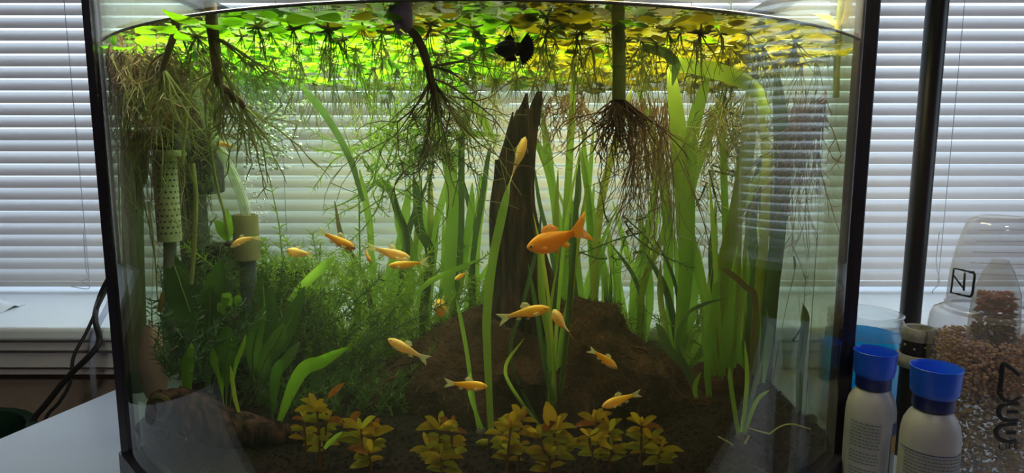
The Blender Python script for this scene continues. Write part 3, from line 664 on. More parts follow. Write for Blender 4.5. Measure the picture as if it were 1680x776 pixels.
def eel(base, label, blades, m='eel'):
    """base = (px, py, Y) of the crown; blades = (width px, material, [(px, py) from the base up], depth at tip)"""
    base = (base[0], groundpx(*base), base[2]); b = P(*base)
    t = thing('eelgrass', b, label, 'eelgrass')
    mb = MB(); mb.blob((b.x, b.y, b.z+.001), .007, 2, 1, 1, 1.1, nz=.3); mb.build('crown', 'crown', t)
    for bl_ in blades:
        w, mm, pts, Yt = bl_; pts = [(pts[0][0], max(pts[0][1], base[1]))] + pts[1:]; n = len(pts)
        blade(t, [(x, y, base[2] + (Yt-base[2])*i/max(1, n-1)) for i, (x, y) in enumerate(pts)], w, mm or m)
    if len(blades) >= 5:                                  # thinner blades filling the clump
        for i in range(6 if base[0] > 900 else 3):
            x = base[0] + R.uniform(-14, 14); tx = x + R.uniform(-55, 55); ty = R.uniform(230, 440); c = R.uniform(-18, 18); Yt = base[2] + R.uniform(-.02, .04)
            blade(t, [(x, base[1], base[2]), (x + (tx-x)*.25 + c, base[1] + (ty-base[1])*.35, base[2]), (x + (tx-x)*.55 + c, base[1] + (ty-base[1])*.7, (base[2]+Yt)/2), (tx, ty, Yt)], R.uniform(5, 11), R.choice((m, m, 'eeldark', 'eelolive')))
    return t
E = None
eel((742, 590, .86), 'eelgrass with tall bright blades reaching the dark hanging roots, left of the stump', [
    (21, E, [(738, 590), (735, 520), (739, 420), (742, 330), (735, 265), (712, 205), (698, 170)], .80), (11, 'eeldark', [(745, 588), (746, 500), (755, 420), (757, 320), (758, 222), (772, 180), (782, 150)], .83),
    (13, E, [(741, 588), (740, 530), (757, 450), (772, 350), (775, 300)], .84), (12, E, [(744, 588), (728, 520), (738, 380), (747, 265), (766, 200), (775, 165)], .88)])
eel((702, 600, .88), 'eelgrass with medium blades and curled dark tips, behind the school of yellow fish', [
    (15, E, [(702, 600), (700, 500), (706, 400), (692, 340), (687, 296)], .90), (14, E, [(704, 598), (698, 540), (706, 470), (713, 400), (718, 338)], .87), (16, 'eeldark', [(700, 600), (694, 520), (706, 420), (688, 375), (684, 320), (678, 290)], .86),
    (12, E, [(702, 600), (690, 500), (712, 380), (738, 290), (750, 260)], .90), (11, E, [(706, 600), (720, 520), (728, 430), (727, 350)], .9)])
eel((652, 610, .88), 'eelgrass with dark bent blade tips, leftmost of the clumps left of the stump', [
    (18, E, [(652, 610), (646, 520), (656, 420), (664, 360), (673, 292)], .90), (15, 'eeldark', [(650, 610), (655, 500), (668, 400), (652, 345), (640, 312), (618, 300), (600, 318)], .86), (20, E, [(655, 610), (668, 520), (672, 420), (658, 370), (648, 330)], .87), (13, E, [(648, 610), (632, 520), (640, 440), (668, 370)], .91), (12, E, [(655, 610), (662, 480), (690, 400), (702, 350)], .9)])
eel((622, 610, .89), 'eelgrass with one tall pale blade bent at the surface, behind the airy bright weed', [
    (12, E, [(622, 610), (617, 500), (610, 420), (607, 370), (596, 310), (590, 278)], .84), (10, E, [(620, 608), (612, 520), (612, 450), (604, 390)], .9), (9, 'eelbrown', [(625, 608), (604, 480), (580, 425), (560, 388), (549, 330)], .8)])
eel((783, 575, .87), 'eelgrass with thin blue-green blades close to the left side of the stump', [
    (9, 'eeldark', [(783, 575), (777, 480), (776, 420), (786, 355), (800, 262), (806, 235)], .83), (8, E, [(782, 575), (775, 500), (766, 440), (784, 330), (790, 280)], .9), (9, 'eeldark', [(780, 575), (772, 470), (780, 380), (768, 330), (757, 285)], .88), (9, E, [(785, 575), (765, 500), (800, 440), (830, 400)], .9), (12, E, [(785, 575), (803, 470), (812, 440)], .88), (11, E, [(786, 575), (792, 520), (812, 420)], .86)])
eel((790, 690, .64), 'eelgrass rooted in front of the mound whose wide blade crosses the stump', [
    (15, E, [(806, 690), (800, 590), (799, 515), (808, 430), (820, 370), (830, 325), (836, 300)], .700), (8, E, [(787, 690), (774, 640), (766, 580), (755, 520), (748, 490)], .66), (7, E, [(795, 690), (770, 645), (772, 610)], .62)])
eel((905, 660, .66), 'eelgrass with blades rising in front of the base of the stump, under the goldfish', [
    (13, E, [(905, 660), (905, 580), (890, 490), (888, 420), (884, 380)], .70), (11, E, [(908, 660), (920, 560), (934, 480), (925, 420)], .70), (10, 'eeldark', [(900, 660), (898, 560), (916, 470), (922, 380)], .72), (7, 'eeldark', [(890, 660), (838, 590), (858, 500), (882, 400), (888, 345)], .7), (6, E, [(893, 660), (842, 640), (830, 600), (860, 555)], .64)])
eel((938, 570, .87), 'eelgrass right of the stump with one straight blade standing up to the surface', [
    (14, E, [(938, 570), (928, 480), (928, 390), (934, 280), (939, 180), (943, 85)], .79), (12, E, [(936, 570), (915, 460), (913, 370), (903, 295), (884, 240), (870, 215)], .87), (12, 'eeldark', [(940, 570), (945, 470), (931, 400), (948, 325), (951, 270)], .85), (13, E, [(940, 570), (936, 470), (910, 330), (896, 230), (888, 180)], .9), (10, E, [(941, 570), (930, 480), (962, 330), (975, 200)], .9),
    (9, 'eeldark', [(938, 570), (905, 420), (884, 330), (876, 270)], .86)])
eel((982, 575, .84), 'eelgrass with a broad leaning olive blade rising to the bamboo stem', [
    (18, 'eelolive', [(982, 575), (975, 490), (976, 420), (988, 320), (1008, 240), (1030, 165), (1038, 140)], .78), (11, E, [(984, 575), (970, 430), (962, 300), (955, 200)], .87), (11, E, [(984, 575), (992, 470), (978, 380), (960, 290), (950, 240)], .86), (10, E, [(986, 575), (1000, 480), (972, 370), (975, 300)], .9), (12, E, [(986, 575), (1010, 480), (1000, 420), (995, 360)], .88)])
eel((1045, 580, .88), 'eelgrass with fresh bright blades behind the beige roots right of the bamboo', [
    (16, E, [(1045, 580), (1036, 500), (1062, 420), (1086, 330)], .90), (13, E, [(1043, 580), (1038, 470), (1062, 380), (1075, 280), (1062, 190), (1040, 140)], .86), (12, E, [(1048, 580), (1052, 480), (1030, 420), (1005, 330)], .9), (14, E, [(1050, 580), (1066, 490), (1056, 400), (1050, 350)], .86), (12, 'eelolive', [(1046, 580), (1056, 470), (1090, 380), (1098, 300)], .84), (10, E, [(1042, 580), (1022, 500), (1012, 440), (1006, 400)], .9)])
eel((1110, 610, .82), 'eelgrass with very broad dark blades reaching the surface, centre right', [
    (30, E, [(1108, 610), (1117, 520), (1124, 440), (1120, 340), (1114, 240), (1104, 150), (1096, 95)], .76), (22, E, [(1112, 610), (1122, 510), (1128, 410), (1130, 300), (1138, 210), (1154, 150), (1165, 120)], .80), (18, E, [(1114, 610), (1138, 480), (1130, 330), (1160, 230), (1186, 150)], .84), (17, E, [(1106, 610), (1098, 500), (1095, 400), (1092, 330), (1075, 240), (1050, 150)], .86), (14, E, [(1116, 610), (1154, 540), (1150, 470), (1120, 390), (1112, 330)], .86), (15, E, [(1112, 610), (1180, 570), (1160, 500), (1136, 400), (1122, 300)], .80)])
eel((1150, 660, .72), 'eelgrass with a dark curved blade lying forward over the right end of the mound', [
    (16, 'eeldark', [(1150, 660), (1122, 600), (1098, 575), (1084, 545), (1076, 530)], .70), (7, 'eeldark', [(1150, 650), (1112, 570), (1124, 520), (1152, 500), (1188, 490)], .70), (12, E, [(1168, 690), (1160, 600), (1172, 500), (1182, 440)], .74), (8, E, [(1152, 680), (1140, 640), (1150, 610)], .70)])
eel((1185, 650, .74), 'eelgrass with broad upright blades and a folded yellow leaf, right of the mound', [
    (24, 'eelolive', [(1168, 650), (1172, 560), (1186, 450), (1208, 350), (1222, 270), (1230, 195), (1226, 140)], .78), (22, E, [(1180, 650), (1180, 540), (1190, 440), (1200, 370), (1238, 305), (1265, 265), (1280, 220)], .80), (15, E, [(1188, 650), (1190, 520), (1191, 420), (1188, 320), (1184, 215), (1178, 160)], .84), (20, E, [(1192, 650), (1205, 540), (1206, 450), (1208, 380)], .82), (16, E, [(1176, 650), (1160, 560), (1170, 440), (1174, 330)], .86), (13, 'eeldark', [(1182, 650), (1177, 540), (1165, 420), (1176, 340)], .84), (10, 'eelbrown', [(1226, 560), (1240, 500), (1222, 470), (1200, 450), (1182, 440)], .72)])
eel((1235, 650, .78), 'eelgrass with the thick blade that bends over flat beneath the floating plants', [
    (22, 'eelolive', [(1235, 650), (1240, 520), (1252, 400), (1256, 280), (1252, 210), (1244, 160)], .70), (18, 'eeldark', [(1228, 650), (1225, 540), (1240, 450), (1232, 380), (1238, 310), (1252, 250)], .80), (20, E, [(1240, 650), (1232, 560), (1226, 480), (1222, 400)], .84), (13, E, [(1230, 650), (1212, 560), (1230, 440), (1252, 330)], .86), (18, E, [(1245, 650), (1262, 540), (1262, 430), (1290, 300), (1296, 200)], .82)])
eel((1268, 655, .80), 'eelgrass with dark blades nearest the right end of the tank, behind the mirrored blind', [
    (26, 'eeldark', [(1262, 655), (1258, 540), (1272, 420), (1284, 300), (1280, 190), (1272, 100)], .76), (20, 'eeldark', [(1270, 655), (1278, 540), (1296, 420), (1302, 300), (1300, 180)], .78), (18, E, [(1272, 655), (1296, 540), (1318, 440), (1340, 350), (1345, 260)], .80), (22, 'eelolive', [(1266, 655), (1268, 560), (1262, 460), (1276, 380)], .84), (14, 'eeldark', [(1276, 655), (1305, 560), (1312, 480), (1302, 420)], .74), (16, E, [(1264, 655), (1250, 560), (1246, 470), (1238, 400)], .86)])
eel((1330, 690, .70), 'thin eelgrass standing alone near the right corner of the tank', [(10, 'eeldark', [(1330, 690), (1352, 600), (1362, 520), (1372, 400), (1380, 300)], .70), (16, 'eeldark', [(1310, 690), (1312, 600), (1320, 530), (1318, 500)], .70), (7, E, [(1326, 690), (1345, 560), (1350, 460)], .74)])
eel((1215, 700, .62), 'short young eelgrass shoots on the gravel, lower right', [(9, E, [(1215, 700), (1225, 630), (1222, 560)], .64), (8, E, [(1213, 700), (1200, 640), (1196, 600)], .64), (9, 'eeldark', [(1218, 700), (1236, 640), (1250, 590)], .66), (7, E, [(1217, 700), (1240, 660), (1262, 640)], .62)])
# stray pieces: a floating flat leaf, the leaf arching over the school, a leaf at left
def loose(pts, w, m, label, nm='loose_leaf', **k):
    b = P(*pts[0]); q = thing(nm, b, label, 'leaf'); blade(q, pts, w, m, **k); return q
loose([(668, 213, .80), (720, 220, .79), (770, 219, .79), (822, 223, .80)], 10, 'eel', 'detached blade floating level among the dark roots left of the stump top', ang=.1)
loose([(682, 482, .70), (706, 462, .70), (738, 446, .69), (790, 424, .70)], 9, 'eel', 'bright narrow blade arching behind the small yellow fish near the stump')
loose([(596, 330, .80), (575, 262, .80), (545, 205, .79), (515, 165, .78), (484, 130, .77)], 12, 'eeldark', 'dark green drooping blade hanging from the surface right of the bubbles', tip=.3)
loose([(1256, 190, .70), (1244, 156, .69), (1212, 130, .67), (1160, 114, .66), (1105, 104, .65)], 27, 'eel', 'thick green blade folded flat under the floating plants, upper right', tip=.75, ang=.1, tang=.1)
loose([(752, 140, .78), (785, 185, .80), (815, 240, .82)], 14, 'eel', 'slanting bright blade hanging from the surface beside the top of the stump')
loose([(476, 494, .72), (498, 468, .72), (528, 440, .71), (550, 420, .71)], 15, 'eel', 'single pale blade leaning right, beside the dark filter sponge', tip=.05)
loose([(1052, 78, .60), (1072, 82, .60), (1096, 92, .61), (1108, 108, .62), (1103, 140, .63)], 16, 'eeldark', 'dark bent shoot tip beneath the floating plants, right of the bamboo')
# ------------------------------------------------------------------ floating plants: every plant a thing with its own pads and roots
M['pad'] = leaf_mat('floating_pad', (.12, .30, .010), (.17, .30, .015), transl=.72, scale=60, rnd=.7, rough=.4, spec=.35, t1=(.33, .62, .05), t2=(.50, .72, .08))
M['padolive'] = leaf_mat('olive_pad', (.14, .19, .012), (.20, .20, .02), transl=.70, scale=60, rnd=.7, rough=.4, spec=.35, t1=(.42, .45, .05), t2=(.58, .54, .09))
M['padstalk'] = leaf_mat('pad_stalk', (.30, .40, .06), (.36, .38, .08), transl=.5, scale=60)
M['floatroot'] = leaf_mat('float_root', (.20, .30, .03), (.26, .26, .05), transl=.6, scale=60)
def pad_mesh(k, m):
    """rounded cupped pad on a short petiole, centre of the plant at the origin, pointing along +x"""
    rr = random.Random(40+k); mb = MB(); L0 = rr.uniform(.006, .010); a, b = rr.uniform(.0085, .011), rr.uniform(.0075, .010)
    n = 14; vs = []; fs = []
    for lay in (0, 1):
        vs.append((L0 + a, 0, .0005 + (.0012 if lay else 0) - .0012))
        for ring in (.55, 1.):
            for j in range(n):
                t = 2*PI*j/n; notch = 1 - .35*max(0, math.cos(t-PI))**6
                x, y = a*ring*math.cos(t)*notch, b*ring*math.sin(t)
                z = .0022*ring*ring*(1 + .5*math.sin(2*t + k)) + (.0010*(1-ring) if lay else 0)
                vs.append((L0 + a + x, y, z - .0007))
        o = lay*(1+2*n)
        for j in range(n):
            q = (j+1) % n; t3 = (o, o+1+j, o+1+q); q4 = (o+1+j, o+1+n+j, o+1+n+q, o+1+q)
            fs += [t3, q4] if lay else [t3[::-1], q4[::-1]]
    mb.add(vs, fs)
    mb.tube([Vector((0, 0, -.002)), Vector((L0*.6, 0, -.0012)), Vector((L0 + .001, 0, 0))], [.0010, .0009, .0007], 5, 1)
    return mb.mesh('leaf', [m, 'padstalk'])
def root_mesh(k):
    rr = random.Random(90+k); mb = MB()
    for i in range(7):
        a = rr.uniform(0, 2*PI); p = Vector((0, 0, -.002)); pts = [p]; d = Vector((math.cos(a)*.5, math.sin(a)*.5, -1)).normalized(); ln = rr.uniform(.010, .034)
        for s in range(4): d = (d + Vector((rr.gauss(0, .22), rr.gauss(0, .22), -.12))).normalized(); pts.append(pts[-1] + d*ln/4)
        mb.tube(pts, [.00042, .0004, .00035, .0003, .0002], 3, cap=False)
    for i in range(9):                                # pale star of young stalks under the plant's heart
        a = 2*PI*i/9 + rr.uniform(-.2, .2); ln = rr.uniform(.004, .008)
        mb.tube([Vector((0, 0, -.002)), Vector((math.cos(a)*ln, math.sin(a)*ln, -.0005 - rr.uniform(0, .003)))], [.0006, .0004], 4, cap=False)
    return mb.mesh('roots', 'floatroot')
PADS = {m: [pad_mesh(k, m) for k in range(5)] for m in ('pad', 'padolive')}; ROOTS = [root_mesh(k) for k in range(5)]
R4 = random.Random(11); pts = []
ROWN = ['front', 'second', 'third', 'fourth', 'fifth', 'sixth', 'seventh', 'eighth', 'ninth', 'tenth', 'eleventh', 'twelfth', 'thirteenth', 'fourteenth', 'fifteenth', 'last']
def ordn(i): return '%d%s' % (i, 'th' if 10 <= i % 100 <= 20 else {1: 'st', 2: 'nd', 3: 'rd'}.get(i % 10, 'th'))
row = 0; yr = YC - SAG + .028
while yr < YB - .022:                                 # rows from the front glass to the back
    xs = []; x = XL + .026 + R4.uniform(0, .014)
    while x < XR - .026:
        y = yr + R4.uniform(-.006, .006)
        if y > yf_(x, .027) and (x+.215)**2 + (y-.84)**2 > .03**2: xs.append((x, y))   # the bubbling outlet keeps a gap open
        x += R4.uniform(.024, .034)
    for i, (x, y) in enumerate(xs): pts.append((x, y, i+1, row))
    row += 1 if xs else 0; yr += .0335
for (x, y, num, row) in pts:
    olive = (x - (-.06))*4 + R4.gauss(0, .35) > .15
    deep = max(0, (y-.74)/.2); z = ZW - .0035 - R4.uniform(0, .006) - deep*R4.uniform(0, .020)
    t = thing('floating_plant', (x, y, z), '%s floating plant, %s from left in the %s row from the front' % ('olive yellow' if olive else 'bright green', ordn(num), ROWN[min(row, 15)]), 'floating plant', 'floating plants covering the water surface')
    k = R4.randint(4, 6); a0 = R4.uniform(0, 2*PI); sc = R4.uniform(.85, 1.45)
    for i in range(k):
        o = bpy.data.objects.new('leaf', R4.choice(PADS['padolive' if olive else 'pad'])); COL.objects.link(o); o.parent = t
        s = sc*R4.uniform(.7, 1.1); o.scale = (s, s, s); o.rotation_euler = (R4.gauss(0, .16), R4.gauss(-.02, .14), a0 + 2*PI*i/k + R4.uniform(-.25, .25))
    o = bpy.data.objects.new('roots', R4.choice(ROOTS)); COL.objects.link(o); o.parent = t; o.rotation_euler = (0, 0, R4.uniform(0, 6)); o.scale = (sc, sc, sc*R4.uniform(.7, 1.5))
# larger dull leaves among them
def padleaf(px, py, Y, label, w, h, m='pad'):
    c = P(px, py, Y); c.z = min(c.z, ZW-.004); mb = MB(); n = 18; vs = [(c.x, c.y, c.z+.001)]; 
    for ring in (.5, 1.):
        for j in range(n):
            t = 2*PI*j/n; vs.append((c.x + w*ring*math.cos(t)*(1 - .3*max(0, math.cos(t-1.2))**8), c.y + h*ring*math.sin(t), c.z + .003*ring*math.sin(2*t+px) - .006*ring*math.cos(t)))
    fs = [(0, 1+(j+1) % n, 1+j) for j in range(n)] + [(1+j, 1+(j+1) % n, 1+n+(j+1) % n, 1+n+j) for j in range(n)]
    mb.add(vs, fs); o = mb.build('lobed_leaf', m, loc=c); s = o.modifiers.new('thick', 'SOLIDIFY'); s.thickness = .0006; tag(o, label, 'leaf')
padleaf(800, 62, .60, 'large soft green leaf under the floating plants, behind the black fish', .036, .03, 'pad')
padleaf(776, 108, .72, 'large green leaf hanging under the floating plants, below the black fish', .034, .045, 'pad')
padleaf(420, 124, .82, 'broad dull green leaf at the surface above the bubbles', .04, .03, 'pad')
padleaf(1185, 128, .70, 'yellowish broad leaf at the surface above the bent thick blade', .03, .03, 'padolive')

# ------------------------------------------------------------------ roots, stems and cuttings hanging from the surface
M['rootdark'] = leaf_mat('dark_root', (.26, .19, .10), (.16, .11, .06), transl=.3, scale=60, rough=.7)
M['rootgreen'] = leaf_mat('pale_root', (.32, .36, .11), (.44, .42, .18), transl=.5, scale=30, rnd=.6)
M['rootbrown'] = leaf_mat('brown_root', (.34, .22, .10), (.22, .15, .07), transl=.5, scale=40, rnd=.5)
M['stemgreen'] = leaf_mat('bamboo_stem', (.26, .30, .06), (.32, .34, .07), transl=.4, scale=30, rnd=.3, rough=.4)
M['bulb'] = solid('purple_bulb', (.34, .24, .46), (.24, .16, .28), rough=.5, scale=60, bump=.2, bscale=200)
M['yellowleaf'] = leaf_mat('yellow_leaf', (.55, .48, .14), (.60, .40, .12), transl=.5, scale=30)
def fray(mb, start, n, ln, r, d0=(0, 0, -1), spread=.5, wob=.3, branch=.35, seed=0, sides=4, seg=7):
    rr = random.Random(seed)
    for i in range(n):
        p = Vector(start) if not callable(start) else start(rr); d = (Vector(d0) + Vector((rr.gauss(0, spread), rr.gauss(0, spread)*.7, rr.gauss(0, spread*.4)))).normalized(); l = ln*rr.uniform(.35, 1.15); q = [p.copy()]
        for s in range(seg):
            d = (d + Vector((rr.gauss(0, wob), rr.gauss(0, wob)*.7, rr.gauss(-.06, wob*.6)))).normalized(); p = p + d*l/seg
            p.z = min(p.z, ZW-.002); p.y = min(max(p.y, yf_(max(XL+.02, min(XR-.03, p.x)), .012)), YB-.012); p.x = min(max(p.x, XL+.012), XR-.012); q.append(p.copy())
            if rr.random() < branch:
                e = p.copy(); dd = (d + Vector((rr.gauss(0, .8), rr.gauss(0, .5), rr.gauss(0, .4)))).normalized(); b = [e.copy()]
                for _ in range(3): dd = (dd + Vector((rr.gauss(0, wob), rr.gauss(0, wob), rr.gauss(-.1, wob)))).normalized(); e = e + dd*l/seg*.8; e.x = min(max(e.x, XL+.012), XR-.012); e.z = min(e.z, ZW-.002); b.append(e.copy())
                mb.tube(b, [r*.6, r*.5, r*.4, r*.25], 3, cap=False)
        mb.tube(q, [r*(1-.65*j/seg) for j in range(seg+1)], sides, cap=False)
    mb.clamp()
def stemthing(name, label, cat, paths, m, roots=(), pn='stem'):
    """paths: (pixel polyline with depth, radius px start, end); roots: (pixel start, count, length px, radius px, ...)"""
    p0 = P(*paths[0][0][0]); t = thing(name, p0, label, cat)
    for pth, r0, r1 in paths:
        q = cr([P(*p) for p in pth], 6); Y = pth[0][2]; n = len(q)-1; mb = MB()
        mb.tube(q, [S(r0+(r1-r0)*i/n, Y)*(1 + .10*noise.noise(Vector((i*.8, p0.x*50, 0)))) for i in range(n+1)], 9); mb.build(pn, m, t)
    for j, (st, n, ln, r, mm, kw) in enumerate(roots):
        mb = MB(); fray(mb, P(*st), n, S(ln, st[2]), S(r, st[2]), seed=j*7+n, **kw); o = mb.build('roots', mm, t); o['kind'] = 'stuff'
    return t
Yp = .58
stemthing('hanging_cutting', 'dark stem with long jointed roots hanging in front of the filter tubes, upper left', 'plant cutting',
    [([(344, 5, .53), (349, 48, .53), (352, 75, .535), (355, 105, .535), (361, 138, .54), (378, 152, .54), (392, 165, .54), (400, 176, .545)], 10, 5)], 'rootdark',
    [((356, 110, .535), 10, 130, 2.2, 'rootgreen', dict(d0=(.1, 0, -1), spread=.6, wob=.26)), ((372, 148, .54), 12, 120, 2.2, 'rootgreen', dict(d0=(.1, 0, -1), spread=.55, wob=.26)),
     ((398, 172, .545), 9, 150, 2.2, 'rootgreen', dict(d0=(.55, 0, -1), spread=.35, wob=.12)), ((350, 60, .53), 5, 200, 2.4, 'rootgreen', dict(d0=(.9, .1, -.55), spread=.25, wob=.1))])
stemthing('hanging_cutting', 'dark stem hanging nearest the brown root tangle, upper left', 'plant cutting', [([(296, 30, .56), (284, 62, .56), (275, 88, .565), (268, 112, .57), (264, 150, .575), (262, 175, .58)], 6, 4), ([(276, 84, .565), (255, 96, .575), (244, 112, .585), (240, 130, .59)], 2.4, 1.5)], 'rootdark',
    [((292, 45, .56), 7, 150, 2., 'rootgreen', dict(d0=(.8, .0, -.8), spread=.3, wob=.1)), ((268, 112, .57), 12, 150, 1.9, 'rootgreen', dict(spread=.4, wob=.18)), ((262, 160, .58), 12, 110, 1.6, 'rootbrown', dict(spread=.5, wob=.25))])
t = stemthing('hanging_root', 'long pale root trailing down past the moss covered filter box', 'root', [([(384, 120, .62), (352, 160, .62), (344, 210, .62), (348, 260, .62), (357, 310, .63), (368, 350, .63), (374, 384, .63)], 3.2, 2.0)], 'rootgreen')
t = stemthing('hanging_root', 'pale root hanging straight in front of the perforated tube, bent sharply at its top', 'root', [([(348, 118, .60), (318, 148, .60), (309, 170, .60), (306, 200, .60), (301, 240, .60), (300, 270, .60)], 3., 2.0)], 'rootgreen')
t = stemthing('hanging_root', 'thick pale root reaching down into the dark green leaves at left', 'root', [([(316, 268, .66), (321, 320, .66), (320, 380, .66), (316, 440, .66), (314, 466, .66)], 4.0, 3.4)], 'rootgreen')
t = stemthing('hanging_root', 'thin white root hanging beside the left end of the tank', 'root', [([(244, 330, .62), (250, 380, .62), (256, 440, .62), (258, 490, .62)], 1.8, 1.2)], 'rootgreen')
# brown tangle of fine roots in the upper left corner
t = thing('root_tangle', P(235, 80, .62), 'dense brown tangle of fine floating roots in the upper left corner', 'roots')
def rs(x0, x1, y0, y1, Y0, Y1): return lambda rr: P(rr.uniform(x0, x1), rr.uniform(y0, y1), rr.uniform(Y0, Y1))
mb = MB(); fray(mb, rs(170, 290, 70, 110, .62, .74), 420, S(130, .65), S(1.2, .65), spread=.6, wob=.45, branch=.55, seed=3, sides=3); o = mb.build('fine_roots', 'rootbrown', t); o['kind'] = 'stuff'
mb = MB(); fray(mb, rs(180, 290, 80, 170, .61, .66), 60, S(190, .63), S(1.2, .63), spread=.25, wob=.22, branch=.3, seed=5, sides=3); mb.build('pale_roots', 'rootgreen', t)['kind'] = 'stuff'
mb = MB(); fray(mb, rs(168, 215, 90, 200, .64, .78), 50, S(260, .66), S(1.0, .66), spread=.12, wob=.12, branch=.2, seed=8, sides=3); mb.build('trailing_roots', 'rootbrown', t)['kind'] = 'stuff'
for lx, ly in ((209, 55), (186, 66)):
    mb = MB(); c = P(lx, ly, .615); mb.blob((c.x, c.y, c.z), S(7, .6), 2, .75, .3, 1.2); mb.build('leaf', 'pad', t)
# purple bulb cutting, centre
Yq = .505
t = stemthing('bulb_cutting', 'purple bulb on a bent dark stem with spreading roots, hanging left of the black fish', 'plant cutting',
    [([(672, 48, Yq), (684, 62, Yq), (694, 82, Yq), (702, 108, Yq), (708, 135, .51), (714, 152, .515)], 7, 6)], 'rootdark',
    [((708, 128, .51), 7, 210, 1.9, 'rootdark', dict(d0=(.15, .2, -1), spread=.6, wob=.3)), ((712, 148, .515), 12, 190, 1.5, 'rootdark', dict(d0=(.2, .2, -.8), spread=.9, wob=.34)), ((712, 140, .515), 16, 230, 1.5, 'rootgreen', dict(d0=(.25, .2, -1), spread=.6, wob=.24)), ((704, 110, .505), 7, 130, 1.6, 'rootdark', dict(d0=(1, .1, .1), spread=.4, wob=.2))])
a, b = P(640, -14, Yq), P(672, 52, Yq); ax = (b-a); mb = MB(); q = [a + ax*(i/10) for i in range(11)]; mb.tube(q, [S(r, Yq) for r in (7, 13, 17, 19.5, 20.5, 20, 18.5, 16, 13, 9.5, 7)], 16); mb.build('bulb', 'bulb', t)
mb = MB(); q = cr([P(655, 40, Yq-.008), P(652, 50, Yq-.008), P(659, 56, Yq-.008)], 4); mb.tube(q, S(3.5, Yq), 6); mb.build('scale', 'bulb', t)
# bamboo stem with reddish roots
Yb = .505
t = stemthing('bamboo_stem', 'straight dark green bamboo stem with a bush of reddish roots, right of the black fish', 'plant cutting', [([(1014, -40, Yb), (1014, 46, Yb), (1016, 108, Yb), (1015, 164, Yb)], 10.5, 11)], 'stemgreen',
    [((1010, 162, Yb), 30, 95, 1.7, 'rootbrown', dict(d0=(-.1, 0, -1), spread=.35, wob=.3)), ((1022, 162, Yb), 30, 150, 1.6, 'rootbrown', dict(d0=(.35, .1, -1), spread=.4, wob=.25)), ((1016, 160, Yb), 12, 110, 2.0, 'rootdark', dict(d0=(-.2, 0, -1), spread=.3, wob=.28))])
for yy in (46, 109):
    mb = MB(); c = P(1015, yy, Yb); mb.lathe([(S(10.6, Yb), -.0012), (S(11.6, Yb), 0), (S(10.8, Yb), .0012)], c, 18); mb.build('node', 'stemgreen', t)
mb = MB(); c = P(1015, 161, Yb); mb.blob((c.x, c.y, c.z), S(10, Yb), 2, 1, 1, .6, nz=.3); mb.build('root_crown', 'rootdark', t)
mb = MB(); c = P(1001, 6, Yb-.006); mb.blob((c.x, c.y, c.z), S(13, Yb), 2, 1, .4, .7); mb.build('leaf', 'padolive', t)
# root curtains farther back on the right
def curtain(label, x0, x1, y0, y1, Y0, Y1, n, ln, m, seed, **kw):
    t = thing('hanging_roots', P((x0+x1)/2, y0, (Y0+Y1)/2), label, 'roots'); mb = MB()
    fray(mb, rs(x0, x1, y0, y1, Y0, Y1), n, S(ln, Y0), S(1.25, Y0), seed=seed, sides=3, **kw); o = mb.build('fine_roots', m, t); o['kind'] = 'stuff'; return t
curtain('curtain of long beige roots hanging right of the bamboo stem', 1035, 1095, 160, 190, .74, .82, 70, 260, 'rootbrown', 21, spread=.16, wob=.16, branch=.3)
curtain('olive root curtain hanging behind the leaning olive blade', 1060, 1120, 200, 260, .78, .84, 40, 200, 'rootgreen', 22, spread=.2, wob=.18, branch=.3)
curtain('twiggy olive roots between the broad dark blades and the bent thick blade', 1160, 1250, 150, 200, .76, .84, 60, 160, 'rootgreen', 23, spread=.5, wob=.35, branch=.6)
curtain('fine roots hanging just right of the stump top', 885, 960, 150, 175, .78, .86, 55, 110, 'rootbrown', 24, spread=.5, wob=.32, branch=.5)
curtain('fine olive roots hanging left of the stump top', 715, 815, 150, 180, .74, .84, 50, 120, 'rootgreen', 25, spread=.5, wob=.3, branch=.5)
curtain('pale roots hanging along the back glass above the bubbles and the airy weed', 470, 640, 150, 168, .88, .93, 60, 60, 'rootgreen', 26, spread=.15, wob=.14, branch=.2)
curtain('reddish brown root curtain hanging near the right end of the tank', 1300, 1400, 140, 200, .70, .80, 80, 240, 'rootbrown', 27, spread=.2, wob=.22, branch=.4)
stemthing('leafy_cutting', 'pale stem with yellow leaves standing out of the water, upper right corner', 'plant cutting', [([(1386, -30, .70), (1378, 30, .70), (1374, 70, .70), (1372, 160, .70)], 6.5, 5)], 'stemgreen', [((1372, 150, .70), 24, 130, 1.5, 'rootbrown', dict(spread=.5, wob=.25))])
t = bpy.data.objects['leafy_cutting']
for pts_, w in (([(1376, 44, .695), (1360, 32, .69), (1346, 26, .685), (1332, 22, .68)], 13), ([(1380, 40, .695), (1390, 20, .69), (1392, 0, .69), (1394, -20, .69)], 13)):
    q = cr([P(*p) for p in pts_], 5); n = len(q)-1; mb = MB(); mb.ribbon(q, [S(w, .69)*math.sin(PI*min(.97, .08 + i/n)) for i in range(n+1)], 0, .2); mb.build('leaf', 'yellowleaf', t)
